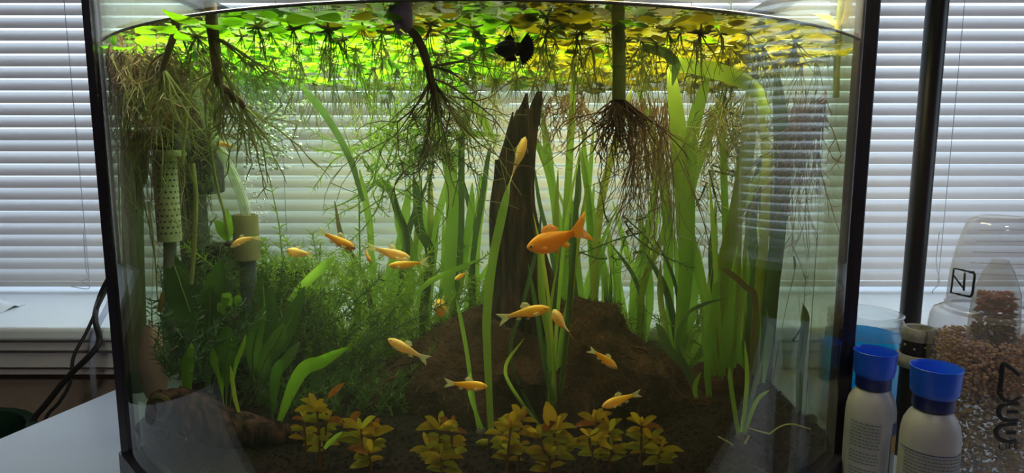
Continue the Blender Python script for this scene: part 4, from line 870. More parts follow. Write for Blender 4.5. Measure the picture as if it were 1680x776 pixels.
# ------------------------------------------------------------------ filter, tubes, hose, bubbles at the left end
M['filterblack'] = solid('filter_black', (.018, .020, .016), (.012, .016, .010), rough=.6, scale=40)
M['intake'] = leaf_mat('intake_tube', (.40, .40, .26), (.33, .36, .20), transl=.2, scale=30, rnd=.2)
M['greytube'] = leaf_mat('grey_tube', (.24, .25, .20), (.20, .22, .17), transl=.35, scale=20, rnd=.1)
M['cup'] = leaf_mat('tan_cup', (.44, .38, .22), (.36, .34, .20), transl=.5, scale=30, rnd=.2)
M['bluegrey'] = solid('bluegrey_tube', (.12, .16, .20), (.07, .10, .14), rough=.45, scale=40)
M['sponge'] = solid('black_sponge', (.014, .017, .012), (.008, .010, .007), rough=.95, spec=.1, scale=80, bump=.8, bscale=250)
M['algae'] = leaf_mat('hair_algae', (.07, .13, .02), (.12, .17, .04), transl=.5, scale=50)
M['bubble'] = solid('bubble', (.92, .95, 1), (.85, .9, .95), rough=.12, spec=1., metal=.55)
M['spray'] = clear_mat('hose_film', (.90, .93, .88), film=.30, filmcol=(.70, .74, .62), edge=.6, edgecol=(.62, .66, .55))
Yi = .72
a, b = P(279, 395, Yi), P(279, 255, Yi); r = S(18.5, Yi)
ft = thing('filter_intake', Vector((a.x, Yi, a.z)), 'pale perforated filter intake tube with a black hood, left of the black box', 'filter')
mb = MB(); n, k = 30, 44; vs = []; fs = []
for i in range(k+1):
    for j in range(n): t = 2*PI*j/n; vs.append((a.x + r*math.cos(t), Yi + r*math.sin(t), a.z + (b.z-a.z)*i/k))
for i in range(k):
    for j in range(n):
        if i % 3 == 1 and (j + (i//3) % 2*1) % 2 == 0 and 2 < i < k-3: continue    # the holes
        fs.append((i*n+j, i*n+(j+1) % n, (i+1)*n+(j+1) % n, (i+1)*n+j))
mb.add(vs, fs); mb.build('perforated_tube', 'intake', ft)
mb = MB(); mb.lathe([(0, 0), (r*.86, 0), (r*.86, b.z-a.z), (0, b.z-a.z)], (a.x, Yi, a.z), 20); mb.build('inner_tube', 'filterblack', ft)
mb = MB(); mb.lathe([(r*1.02, -.002), (r*1.28, -.001), (r*1.32, .002), (r*1.26, .005), (r*1.0, .006)], (b.x, Yi, b.z), 30); mb.build('collar', 'intake', ft)
mb = MB(); c = P(262, 240, Yi); mb.box((c.x-S(20, Yi), Yi-.012, b.z+.006), (c.x+S(36, Yi), Yi+.022, b.z+.024)); bevel(mb.build('hood', 'filterblack', ft, smooth=False), .004)
mb = MB(); mb.tube([b + Vector((0, .004, .022)), P(278, 150, Yi), P(276, 90, Yi)], S(15, Yi), 14); mb.build('riser', 'filterblack', ft)
mb = MB(); mb.tube([P(279, 395, Yi), P(279, 520, Yi), P(279, 600, Yi)], S(10, Yi), 12); mb.build('lower_stem', 'greytube', ft)
Yg = .74
gt = thing('outlet_tube', P(225, 560, Yg), 'smooth grey tube beside the left end glass, left of the perforated tube', 'tube')
mb = MB(); mb.tube([P(216, 260, Yg), P(219, 420, Yg), P(224, 560, Yg), P(226, 640, Yg)], S(16, Yg), 18); mb.build('tube', 'greytube', gt)
mb = MB(); mb.tube([P(222, 215, Yg), P(218, 300, Yg-.0)], S(20, Yg), 18); mb.build('black_sleeve', 'filterblack', gt)
Yf = .80
a, b = P(300, 318, Yf), P(346, 140, Yf)
fb = thing('filter_box', Vector(((a.x+b.x)/2, Yf, a.z)), 'tall black internal filter box grown over with hair algae, beside the clear hose', 'filter')
mb = MB(); mb.box((a.x, Yf-.015, a.z), (b.x, Yf+.025, b.z)); bevel(mb.build('box', 'filterblack', fb, smooth=False), .004)
mb = MB(); c = P(322, 420, Yf); mb.box((c.x-S(20, Yf), Yf-.012, P(0, 560, Yf).z), (c.x+S(12, Yf), Yf+.022, a.z)); bevel(mb.build('lower_box', 'filterblack', fb, smooth=False), .004)
mb = MB(); fray(mb, rs(300, 350, 200, 470, Yf-.022, Yf-.016), 170, S(40, Yf), S(.9, Yf), d0=(0, -.5, .3), spread=1., wob=.5, branch=.5, seed=31, sides=3, seg=5); mb.build('algae', 'algae', fb)['kind'] = 'stuff'
# clear hose with the tan cup and the grey lift tube under it
Yh = .70
ht = thing('lift_tube', P(410, 560, Yh), 'clear curved hose feeding a tan cup on a blue grey tube, left of the bubbles', 'tube')
mb = MB(); q = cr([P(312, 130, Yh), P(328, 172, Yh), P(348, 218, Yh), P(370, 262, Yh), (P(388, 300, Yh)), P(400, 335, Yh), P(407, 372, Yh)], 7); mb.tube(q, S(8, Yh), 16); mb.build('clear_hose', 'spray', ht)
mb = MB(); q2 = [v + Vector((0, 0, 0)) for v in q]; mb.tube(q2, S(4.8, Yh), 10); mb.build('hose_bore', 'spray', ht)
c = P(406, 428, Yh); h = P(406, 352, Yh).z - c.z; rr = S(20.5, Yh)
mb = MB(); mb.lathe([(rr*.55, 0), (rr, .002), (rr, h), (rr*.9, h), (rr*.9, .004), (rr*.5, .003)], c, 30); mb.build('cup', 'cup', ht)
mb = MB(); mb.lathe([(rr*.35, 0), (rr*.40, h*.45), (rr*.3, h*.5), (0, h*.5)], c, 20); mb.build('inner_nozzle', 'greytube', ht)
mb = MB(); mb.tube([P(407, 560, Yh), P(408, 480, Yh), P(406, 426, Yh)], S(13, Yh), 16); mb.build('lift_pipe', 'bluegrey', ht)
mb = MB(); fray(mb, rs(390, 425, 440, 540, Yh-.02, Yh-.014), 60, S(36, Yh), S(.8, Yh), d0=(0, -.4, .2), spread=1., wob=.5, branch=.4, seed=33, sides=3, seg=5); mb.build('algae', 'algae', ht)['kind'] = 'stuff'
# square dark sponges
def sponge(x0, y0, x1, y1, Y, label, seed):
    a, b = P(x0, y1, Y), P(x1, y0, Y); t = thing('filter_sponge', Vector(((a.x+b.x)/2, Y, a.z)), label, 'sponge')
    mb = MB(); mb.box((a.x, Y-.02, a.z), (b.x, Y+.02, b.z)); bevel(mb.build('sponge_block', 'sponge', t, smooth=False), .004)
    mb = MB(); fray(mb, rs(x0-6, x1+4, y0-8, y1, Y-.034, Y-.021), 150, S(40, Y), S(.8, Y), d0=(0, -.4, .2), spread=1., wob=.5, branch=.5, seed=seed, sides=3, seg=5); mb.build('algae', 'algae', t)['kind'] = 'stuff'
sponge(436, 440, 502, 560, .80, 'square dark sponge block tangled with green algae, right of the lift tube', 41)
sponge(352, 400, 402, 500, .80, 'brown black sponge block behind the lift tube, below the two small bright leaves', 42)
# bubble plume
mb = MB(); R5 = random.Random(3)
for i in range(900):
    t = R5.random()**1.25; x = 438 + R5.gauss(0, 24)*(1 - .25*t) - 4*t; y = 138 + t*135 + R5.gauss(0, 5); p = P(x, y, R5.gauss(.835, .012))
    if p.z > ZW-.004: continue
    mb.blob(p, R5.choice((.0009, .0013, .0018, .0028))*R5.uniform(.8, 1.3), 1, R5.uniform(.8, 1.5), 1, R5.uniform(.6, 1.1))
for i in range(130):
    x = 405 + R5.gauss(0, 10) + R5.random()*20; y = R5.uniform(285, 372); mb.blob(P(x, y, R5.gauss(.72, .008)), R5.uniform(.0005, .0010), 1)
for i in range(60): mb.blob(P(R5.uniform(470, 560), R5.uniform(150, 260), R5.uniform(.8, .88)), R5.uniform(.0004, .0009), 1)
tag(mb.build('air_bubbles', 'bubble', loc=P(438, 200, .835)), 'cloud of fine silvery air bubbles at the surface, upper left', 'bubbles', kind='stuff')

# ------------------------------------------------------------------ fine-leaved weed
M['weed'] = leaf_mat('fine_weed', (.12, .21, .02), (.18, .27, .04), transl=.6, scale=20, t1=(.34, .54, .03), t2=(.48, .64, .06))
M['weeddark'] = leaf_mat('dark_weed', (.035, .075, .018), (.06, .10, .02), transl=.5, scale=20, t1=(.08, .18, .03), t2=(.14, .24, .05))
M['weedteal'] = leaf_mat('teal_weed', (.05, .11, .05), (.07, .13, .05), transl=.45, scale=20)
def needle(mb, p, d, ln, w):
    sd = d.cross(Vector((R6.gauss(0, .4), -1, R6.gauss(0, .4)))); sd = sd.normalized()*w if sd.length > 1e-5 else Vector((w, 0, 0))
    m_ = p + d*ln*.55 + Vector((R6.gauss(0, 1), R6.gauss(0, 1), R6.gauss(.3, 1)))*ln*.10
    mb.add([p-sd*.6, p+sd*.6, m_+sd, m_-sd, p + d*ln + Vector((0, 0, ln*R6.uniform(-.15, .12)))], [(0, 1, 2, 3), (3, 2, 4)])
R6 = random.Random(17)
def weed(label, stems, m='weed', nl=22, wl=1.5, whorl=5, step=10, ms='weed', name='fine_leaved_weed'):
    """stems: pixel polylines with depth; whorls of needles every `step` px"""
    t = thing(name, P(*stems[0][0]), label, 'water weed'); fm = MB()
    for st in stems:
        q = cr([P(*p) for p in st], 6); Y = st[0][2]; mb = MB(); n = len(q)-1; mb.tube(q, [S(1.7 - 1.0*i/n, Y) for i in range(n+1)], 5, cap=False); mb.clamp(); mb.build('stem', ms, t)
        acc = 0
        for i in range(n):
            seg = q[i+1]-q[i]; L_ = seg.length; dirn = seg.normalized(); x = 0.
            while acc < L_:
                p = q[i] + dirn*acc
                for k in range(whorl):
                    a = 2*PI*(k + R6.random())/whorl; u = dirn.orthogonal().normalized(); v = dirn.cross(u)
                    d = (u*math.cos(a) + v*math.sin(a)*.6 + dirn*R6.uniform(.2, .9)).normalized(); needle(fm, p, d, S(nl, Y)*R6.uniform(.5, 1.15), S(wl, Y)*.5)
                acc += S(step, Y)*R6.uniform(.7, 1.3)
            acc -= L_
    fm.clamp(); o = fm.build('needles', m, t); o['kind'] = 'stuff'; return t
def bush(cx, cy, wx, wy, Y0, Y1, n, ln, seed, droop=.2, up=True):
    r = random.Random(seed); out = []
    for i in range(n):
        x = cx + r.uniform(-1, 1)*wx; y = cy + r.uniform(.2, 1)*wy if up else cy + r.uniform(-1, 1)*wy; Y = r.uniform(Y0, Y1); st = [(x, y, Y)]; dx = r.gauss(0, .5); dy = -1 if up else r.gauss(0, .7)
        for k in range(4): dx += r.gauss(0, .35); dy += r.gauss(0, .25)*(1 if not up else .5); x += dx*ln/4; y += dy*ln/4; st.append((x, y, Y + r.gauss(0, .006)))
        out.append(st)
    return out
weed('bushy bright fine-leaved weed rising in front of the blind, left of the mound', bush(575, 520, 100, 120, .76, .92, 46, 150, 1), 'weed', 18, 1.6, 5, 8)
weed('lower fine-leaved weed thicket behind the ruffled green leaf, left of centre', bush(540, 590, 100, 60, .70, .86, 40, 110, 2), 'weeddark', 16, 1.5, 5, 8, 'weeddark')
weed('fine-leaved weed sprays between the small yellow fish and the mound', bush(680, 560, 70, 60, .82, .92, 34, 110, 4), 'weed', 18, 1.4, 5, 9)
weed('airy tangle of fine weed floating before the blind, left of the bulb roots', bush(645, 255, 50, 50, .80, .88, 44, 100, 5, up=False), 'weed', 17, 1.3, 3, 9)
weed('dark knot of fine weed hanging under the bulb roots', bush(700, 250, 16, 32, .78, .82, 26, 55, 6, up=False), 'weeddark', 14, 1.4, 5, 6, 'weeddark')
weed('slender stem of sparse whorled weed standing right of the lift tube', [[(470, 470, .80), (463, 420, .80), (458, 370, .80), (450, 330, .80), (444, 300, .80)]], 'weed', 22, 2.2, 3, 26)
weed('thin branching weed stem crossing the blind, left of the airy tangle', [[(592, 470, .84), (590, 400, .84), (588, 300, .84), (580, 260, .84), (560, 200, .84)], [(588, 320, .84), (560, 335, .84), (530, 345, .84)], [(588, 260, .84), (545, 250, .84), (500, 240, .84)], [(590, 350, .84), (620, 330, .84), (640, 318, .84)]], 'weed', 18, 1.2, 2, 16)
weed('pale green mat of fine weed along the lower left, around the broad leaves', bush(340, 545, 140, 70, .70, .82, 90, 120, 8), 'weeddark', 17, 1.6, 5, 8, 'weeddark')
weed('blue-green weed with forked leaves in front of the broad leaves, left', bush(310, 590, 40, 40, .60, .66, 12, 100, 9), 'weedteal', 18, 2.2, 4, 10, 'weedteal')
weed('dark brown green weed against the left end glass, above the pink reflection form', bush(250, 570, 36, 80, .72, .80, 34, 130, 10), 'weeddark', 18, 1.8, 5, 8, 'weeddark')
weed('green weed in front of the black sponge and the lift tube', bush(460, 500, 80, 70, .74, .84, 56, 110, 11), 'weed', 17, 1.4, 5, 8)
weed('fine weed at the foot of the broad dark blades, right of the mound', bush(1185, 570, 80, 60, .80, .92, 50, 90, 12), 'weed', 16, 1.4, 4, 9)
weed('twiggy weed hanging high between the thick blades on the right', bush(1200, 240, 40, 60, .80, .88, 18, 90, 13, up=False), 'weeddark', 16, 1.5, 3, 10, 'weeddark')
weed('twiggy dark weed in front of the fresh blades right of the goldfish', bush(1030, 400, 36, 50, .76, .82, 9, 80, 14, up=False), 'weeddark', 15, 1.3, 3, 12, 'weeddark')
weed('sparse weed stem near the right end glass', [[(1325, 640, .72), (1345, 570, .72), (1356, 500, .72), (1368, 440, .72)], [(1300, 560, .72), (1330, 520, .72), (1362, 500, .72)]], 'weeddark', 20, 1.6, 2, 15, 'weeddark')
weed('low moss carpet along the back glass, right of the mound', bush(1140, 620, 60, 14, .80, .92, 26, 40, 15), 'weeddark', 12, 1.2, 5, 6, 'weeddark')
weed('soft moss growing on the gravel in front of the mound', bush(520, 660, 150, 24, .62, .74, 60, 60, 16), 'weeddark', 12, 1.2, 5, 7, 'weeddark')

# ------------------------------------------------------------------ broad-leaved plants at left
M['broad'] = leaf_mat('broad_leaf', (.035, .085, .014), (.06, .11, .02), transl=.5, scale=24, rnd=.6, t1=(.07, .20, .015), t2=(.12, .26, .03))
M['broadbright'] = leaf_mat('bright_leaf', (.09, .21, .012), (.12, .23, .02), transl=.6, scale=24, rnd=.5, t1=(.22, .48, .02), t2=(.30, .52, .04))
M['vein'] = leaf_mat('leaf_vein', (.10, .20, .03), (.12, .22, .04), transl=.3)
def leafshape(par, pts, wpx, m, nm='leaf', ang=0., ruffle=.12, stalk=.0, vein=True):
    q = cr([P(*p) for p in pts], 8); n = len(q)-1; Y = pts[0][2]; wid = []
    for i in range(n+1):
        t = i/n
        wid.append(S(wpx, Y)*(max(.05, math.sin(PI*min(1, max(0, (t-stalk)/(1-stalk)))**.85)**.75) if t > stalk else .07))
    mb = MB(); mb.ribbon(q, wid, ang, .18, ruffle=ruffle); mb.clamp(); o = mb.build(nm, m, par)
    if vein and wpx > 24: mb = MB(); mb.tube([v - Vector((0, .0008, 0)) for v in q[2:-2]], S(1.3, Y), 4, cap=False); mb.build('midrib', 'vein', o)
    return o
def broad(base, label, leaves, m='broad', cat='leafy plant', name='broad_leaved_plant'):
    if name == 'broad_leaved_plant' and base[1] > 600: base = (base[0], groundpx(*base), base[2])
    b = P(*base); t = thing(name, b, label, cat); mb = MB(); mb.blob((b.x, b.y, b.z), S(7, base[2]), 2, 1, 1, .8, nz=.3); mb.build('crown', 'crown', t)
    for lf in leaves:
        pts, w = lf[0], lf[1]; leafshape(t, [base] + [(x, y, base[2] + dy) for x, y, dy in pts], w, lf[2] if len(lf) > 2 else m, stalk=lf[3] if len(lf) > 3 else .25, ang=R.uniform(-.35, .35))
    return t
broad((345, 640, .70), 'large broad-leaved plant with crossing dark green leaves, in front of the perforated tube', [
    ([(330, 560, 0), (305, 490, .01), (278, 410, .02)], 58), ([(345, 570, 0), (352, 500, -.01), (362, 425, -.01)], 56), ([(340, 580, -.01), (344, 520, -.02), (346, 470, -.02)], 62), ([(325, 590, 0), (290, 540, .02), (262, 500, .03)], 36), ([(362, 600, -.02), (400, 550, -.02), (425, 500, -.01)], 30)])
broad((425, 660, .68), 'broad-leaved plant with long upright leaves in front of the lift tube', [
    ([(428, 590, 0), (434, 510, .01), (430, 440, .02)], 44), ([(440, 590, 0), (470, 540, .01), (500, 470, .02)], 34), ([(432, 600, -.02), (455, 560, -.02), (466, 530, -.02)], 30), ([(415, 600, -.01), (420, 550, -.02), (436, 500, -.02)], 28), ([(420, 600, 0), (404, 545, .0), (398, 500, .0)], 24)])
broad((445, 655, .62), 'bright ruffled leaf pair leaning right, beside the first yellow clump', [([(490, 616, 0), (530, 592, .0), (575, 568, .0)], 24, 'broadbright', .05), ([(452, 620, 0), (470, 590, 0), (492, 560, .01)], 20, 'broad', .1)])
broad((372, 640, .62), 'small plant with one rounded upright leaf, in front of the big dark leaves', [([(372, 600, 0), (374, 560, 0), (374, 534, 0)], 36, 'broad', .2), ([(362, 620, 0), (352, 590, 0), (348, 566, 0)], 16, 'broadbright', .2), ([(385, 610, 0), (398, 570, 0), (404, 548, 0)], 10, 'broadbright', .2)])
broad((385, 520, .66), 'tiny bright plantlet with heart-shaped leaves left of the lift tube', [([(378, 500, 0), (372, 488, 0), (368, 508, -.004)], 20, 'broadbright', .3), ([(388, 500, 0), (392, 490, 0), (392, 502, -.004)], 14, 'broadbright', .3), ([(368, 515, 0), (362, 500, 0), (358, 512, -.003)], 11, 'broadbright', .3)])
broad((375, 400, .66), 'two small bright leaves sprouting beside the tan cup', [([(368, 385, 0), (360, 370, 0), (352, 362, 0)], 16, 'broadbright', .1), ([(376, 380, 0), (374, 362, 0), (372, 342, 0)], 19, 'broadbright', .1)])
broad((305, 625, .60), 'small leaf with a yellowing tip standing low at left', [([(308, 605, 0), (312, 585, 0), (314, 562, 0)], 20, 'broadbright', .05)])
loose([(392, 676, .58), (386, 655, .58), (382, 630, .58), (378, 600, .58)], 7, 'eelolive', 'narrow yellow-green blade standing behind the log, lower left', ang=.1)
loose([(262, 512, .62), (264, 500, .62), (267, 490, .62), (269, 476, .62)], 10, 'eelbrown', 'small reddish brown dead leaf hanging at left above the dark weed', tip=.3)
# ------------------------------------------------------------------ yellow-brown rosette plants along the front
M['yel'] = leaf_mat('yellow_brown_leaf', (.36, .25, .018), (.42, .25, .022), transl=.42, scale=70, rnd=.7, t1=(.50, .36, .018), t2=(.52, .30, .025))
M['yelgreen'] = leaf_mat('yellow_green_leaf', (.26, .25, .022), (.32, .27, .025), transl=.42, scale=70, rnd=.6, t1=(.42, .40, .025), t2=(.46, .40, .03))
M['rust'] = leaf_mat('rusty_leaf', (.36, .13, .028), (.28, .11, .025), transl=.4, scale=60)
M['redstem'] = leaf_mat('reddish_stem', (.20, .075, .028), (.16, .09, .03), transl=.2)
def rosette(base, label, tops, seed, size=38):
    """stems rising from the gravel, each ending in a whorl of pointed leaves; base = (px, py, Y); tops = (px, py, leaf count)"""
    r = random.Random(seed); Y0 = base[2]; b = P(*base); b.z = gz(b.x, b.y)
    t = thing('yellow_stem_plant', b, label, 'stem plant')
    def lf(p, dirx, diry, ln, w, m):
        Y = p.y; a = p + Vector((dirx*.28, r.uniform(-.25, .05)*.0, diry*.28))*S(ln, Y); d = Vector((dirx, r.uniform(-.5, .15), diry)); tip = p + d*S(ln, Y) + Vector((0, 0, -S(ln*.10, Y)))
        mid = p + d*S(ln*.55, Y) + Vector((0, 0, S(ln*.07, Y))); q = cr([p, mid, tip], 6); n = len(q)-1
        wid = [S(w, Y)*(max(.10, math.sin(PI*(.06 + .92*(i/n))**.9)**.85) if i < n else .03) for i in range(n+1)]
        mb = MB(); mb.ribbon(q, wid, r.uniform(-.7, .7), .22, ruffle=.05); mb.clamp(); o = mb.build('leaf', m, t)
    for (x, y, k) in tops:
        Y = Y0 + r.uniform(-.02, .02); top = P(x, y, Y); foot = Vector((b.x + (top.x-b.x)*.55 + r.uniform(-.006, .006), Y, gz(b.x, Y)-.003))
        q = cr([foot, (foot+top)/2 + Vector((r.uniform(-.003, .003), 0, 0)), top], 5); mb = MB(); mb.tube(q, S(2.2, Y), 6); mb.build('stem', 'redstem', t)
        for i in range(k):
            a = PI*(.5 + (i + .5 - k/2)/k*1.05) + r.uniform(-.22, .22); ln = size*r.uniform(.6, 1.08)
            lf(top + Vector((0, r.uniform(-.004, .004), 0)), math.cos(a), math.sin(a)*.9, ln, ln*r.uniform(.25, .34), r.choice(('yel', 'yel', 'yel', 'yelgreen', 'rust')))
        for i in range(k+4):                              # lower, drooping pairs
            f = r.uniform(.45, .92); p = foot.lerp(top, f); a = r.choice((0, PI)) + r.uniform(-.5, .6); ln = size*r.uniform(.5, .85)
            lf(p, math.cos(a), abs(math.sin(a))*.6 + r.uniform(-.1, .25), ln, ln*r.uniform(.32, .42), r.choice(('yel', 'yelgreen', 'yelgreen')))
    return t
rosette((512, 745, .575), 'yellow brown stem plant, leftmost in the front row, next to the bright ruffled leaf', [(520, 672, 6), (498, 690, 4), (536, 690, 4)], 1, 36)
rosette((600, 760, .560), 'yellow brown stem plant with tall leaves, second from left in the front row', [(572, 700, 5), (592, 702, 5), (614, 714, 6), (606, 742, 4)], 2, 40)
rosette((724, 765, .555), 'yellow brown stem plant with splayed bright leaves, beneath the yellow fish left of centre', [(722, 702, 7), (740, 708, 5), (704, 738, 4), (724, 750, 3)], 3, 40)
rosette((840, 765, .56), 'yellow brown stem plant just left of the tallest oval leaf in the front row', [(838, 698, 6), (822, 710, 4), (856, 690, 5), (838, 740, 4)], 4, 38)
rosette((905, 765, .555), 'yellow brown stem plant with the tallest oval leaf, centre of the front row', [(908, 706, 7), (886, 716, 5), (926, 728, 4), (902, 745, 4)], 5, 44)
rosette((990, 755, .575), 'yellow brown stem plant under the slanting yellow fish, right of centre', [(976, 692, 6), (1000, 706, 6), (966, 716, 4), (1004, 736, 3)], 6, 36)
rosette((1062, 755, .575), 'yellow brown stem plant with wide spread leaves, rightmost in the front row', [(1052, 696, 5), (1066, 716, 5), (1084, 738, 3)], 7, 40)
t = bpy.data.objects['yellow_stem_plant']; leafshape(t, [(530, 665, .575), (545, 645, .57), (566, 627, .565)], 11, 'rust', ang=.1, stalk=.3)
t = bpy.data.objects['yellow_stem_plant.004']; leafshape(t, [(908, 706, .553), (902, 680, .55), (896, 658, .548)], 24, 'yel', ang=.05, stalk=.02)
loose([(532, 736, .55), (545, 722, .55), (562, 708, .55)], 8, 'eel', 'short bright green grass tip between the two leftmost yellow plants')
b = P(790, 727, .56); mb = MB(); mb.add([b + Vector((-.006, 0, .001)), b + Vector((.001, -.001, .005)), b + Vector((.006, 0, .004)), b + Vector((.006, .001, -.004)), b + Vector((.001, 0, -.006))], [(0, 1, 2, 3, 4)])
o = mb.build('leaf_fragment', 'yelgreen', loc=b); sm = o.modifiers.new('thick', 'SOLIDIFY'); sm.thickness = .0006; tag(o, 'pale yellow torn leaf fragment right of the splayed yellow plant', 'leaf')
# fine whitish rootlets lying on the gravel at right
t = thing('surface_rootlets', P(1230, 700, .62), 'pale thin rootlets creeping over the dark gravel, lower right', 'roots')
for pth in ([(1178, 716, .60), (1196, 726, .60), (1214, 736, .60), (1230, 714, .60)], [(1262, 712, .62), (1280, 700, .62), (1300, 696, .62), (1330, 704, .62)], [(1216, 698, .63), (1240, 706, .63), (1262, 712, .62)]):
    mb = MB(); mb.tube(cr([P(*p) for p in pth], 5), S(1.5, .6), 5); mb.build('rootlet', 'rootgreen', t)

# ------------------------------------------------------------------ fish
def fishmat(name, c1, c2, belly, tr=.35):
    m, nt, out = mat(name); tc = N(nt, 'TexCoord'); sp = N(nt, 'SeparateXYZ'); L(nt, tc.outputs['Generated'], sp.inputs[0])
    col, no = varied(nt, c1, c2, 60, .3); mr = N(nt, 'MapRange'); mr.inputs[1].default_value = .15; mr.inputs[2].default_value = .55; L(nt, sp.outputs['Z'], mr.inputs[0])
    mx = N(nt, 'Mix'); mx.data_type = 'RGBA'; mx.inputs[6].default_value = c4(belly); L(nt, mr.outputs[0], mx.inputs[0]); L(nt, col, mx.inputs[7])
    pr = N(nt, 'BsdfPrincipled'); pr.inputs['Roughness'].default_value = .35; pr.inputs['Specular IOR Level'].default_value = .5; L(nt, mx.outputs[2], pr.inputs['Base Color'])
    vo = N(nt, 'TexVoronoi'); vo.inputs['Scale'].default_value = 700; L(nt, tc.outputs['Object'], vo.inputs['Vector']); b = N(nt, 'Bump'); b.inputs['Strength'].default_value = .12; b.inputs['Distance'].default_value = .0004; L(nt, vo.outputs['Distance'], b.inputs['Height']); L(nt, b.outputs[0], pr.inputs['Normal'])
    t = N(nt, 'BsdfTranslucent'); L(nt, mx.outputs[2], t.inputs[0]); ms = N(nt, 'MixShader'); ms.inputs[0].default_value = tr; L(nt, pr.outputs[0], ms.inputs[1]); L(nt, t.outputs[0], ms.inputs[2]); L(nt, ms.outputs[0], out.inputs[0]); M[name] = m
fishmat('goldfish', (1., .46, .014), (1., .42, .012), (1., .58, .12))
fishmat('yellowfish', (1., .66, .06), (1., .60, .05), (1., .66, .22))
fishmat('palefish', (1., .72, .24), (1., .66, .20), (1., .76, .42))
fishmat('amberfish', (.95, .50, .03), (.88, .44, .03), (.60, .26, .03))
fishmat('eaterfish', (1., .74, .28), (.80, .50, .12), (.85, .55, .30))
fishmat('blackfish', (.014, .012, .020), (.010, .009, .014), (.016, .014, .022), .05)
def finmat(name, col, clear):
    m, nt, out = mat(name); d = N(nt, 'BsdfDiffuse'); d.inputs[0].default_value = c4(col); t = N(nt, 'BsdfTranslucent'); t.inputs[0].default_value = c4(col); p = N(nt, 'BsdfTransparent')
    a = N(nt, 'MixShader'); a.inputs[0].default_value = .55; L(nt, d.outputs[0], a.inputs[1]); L(nt, t.outputs[0], a.inputs[2])
    b = N(nt, 'MixShader'); b.inputs[0].default_value = clear; L(nt, a.outputs[0], b.inputs[1]); L(nt, p.outputs[0], b.inputs[2]); L(nt, b.outputs[0], out.inputs[0]); M[name] = m
finmat('fin_orange', (.95, .42, .06), .28); finmat('fin_pale', (.86, .72, .36), .45); finmat('fin_clear', (.74, .68, .36), .50); finmat('fin_black', (.014, .012, .02), .05)
M['eyeblack'] = solid('eye_black', (.006, .006, .007), rough=.15); M['eyering'] = solid('eye_ring', (.55, .42, .20), rough=.3); M['eyedark'] = solid('eye_ring_dark', (.03, .03, .04), rough=.3)
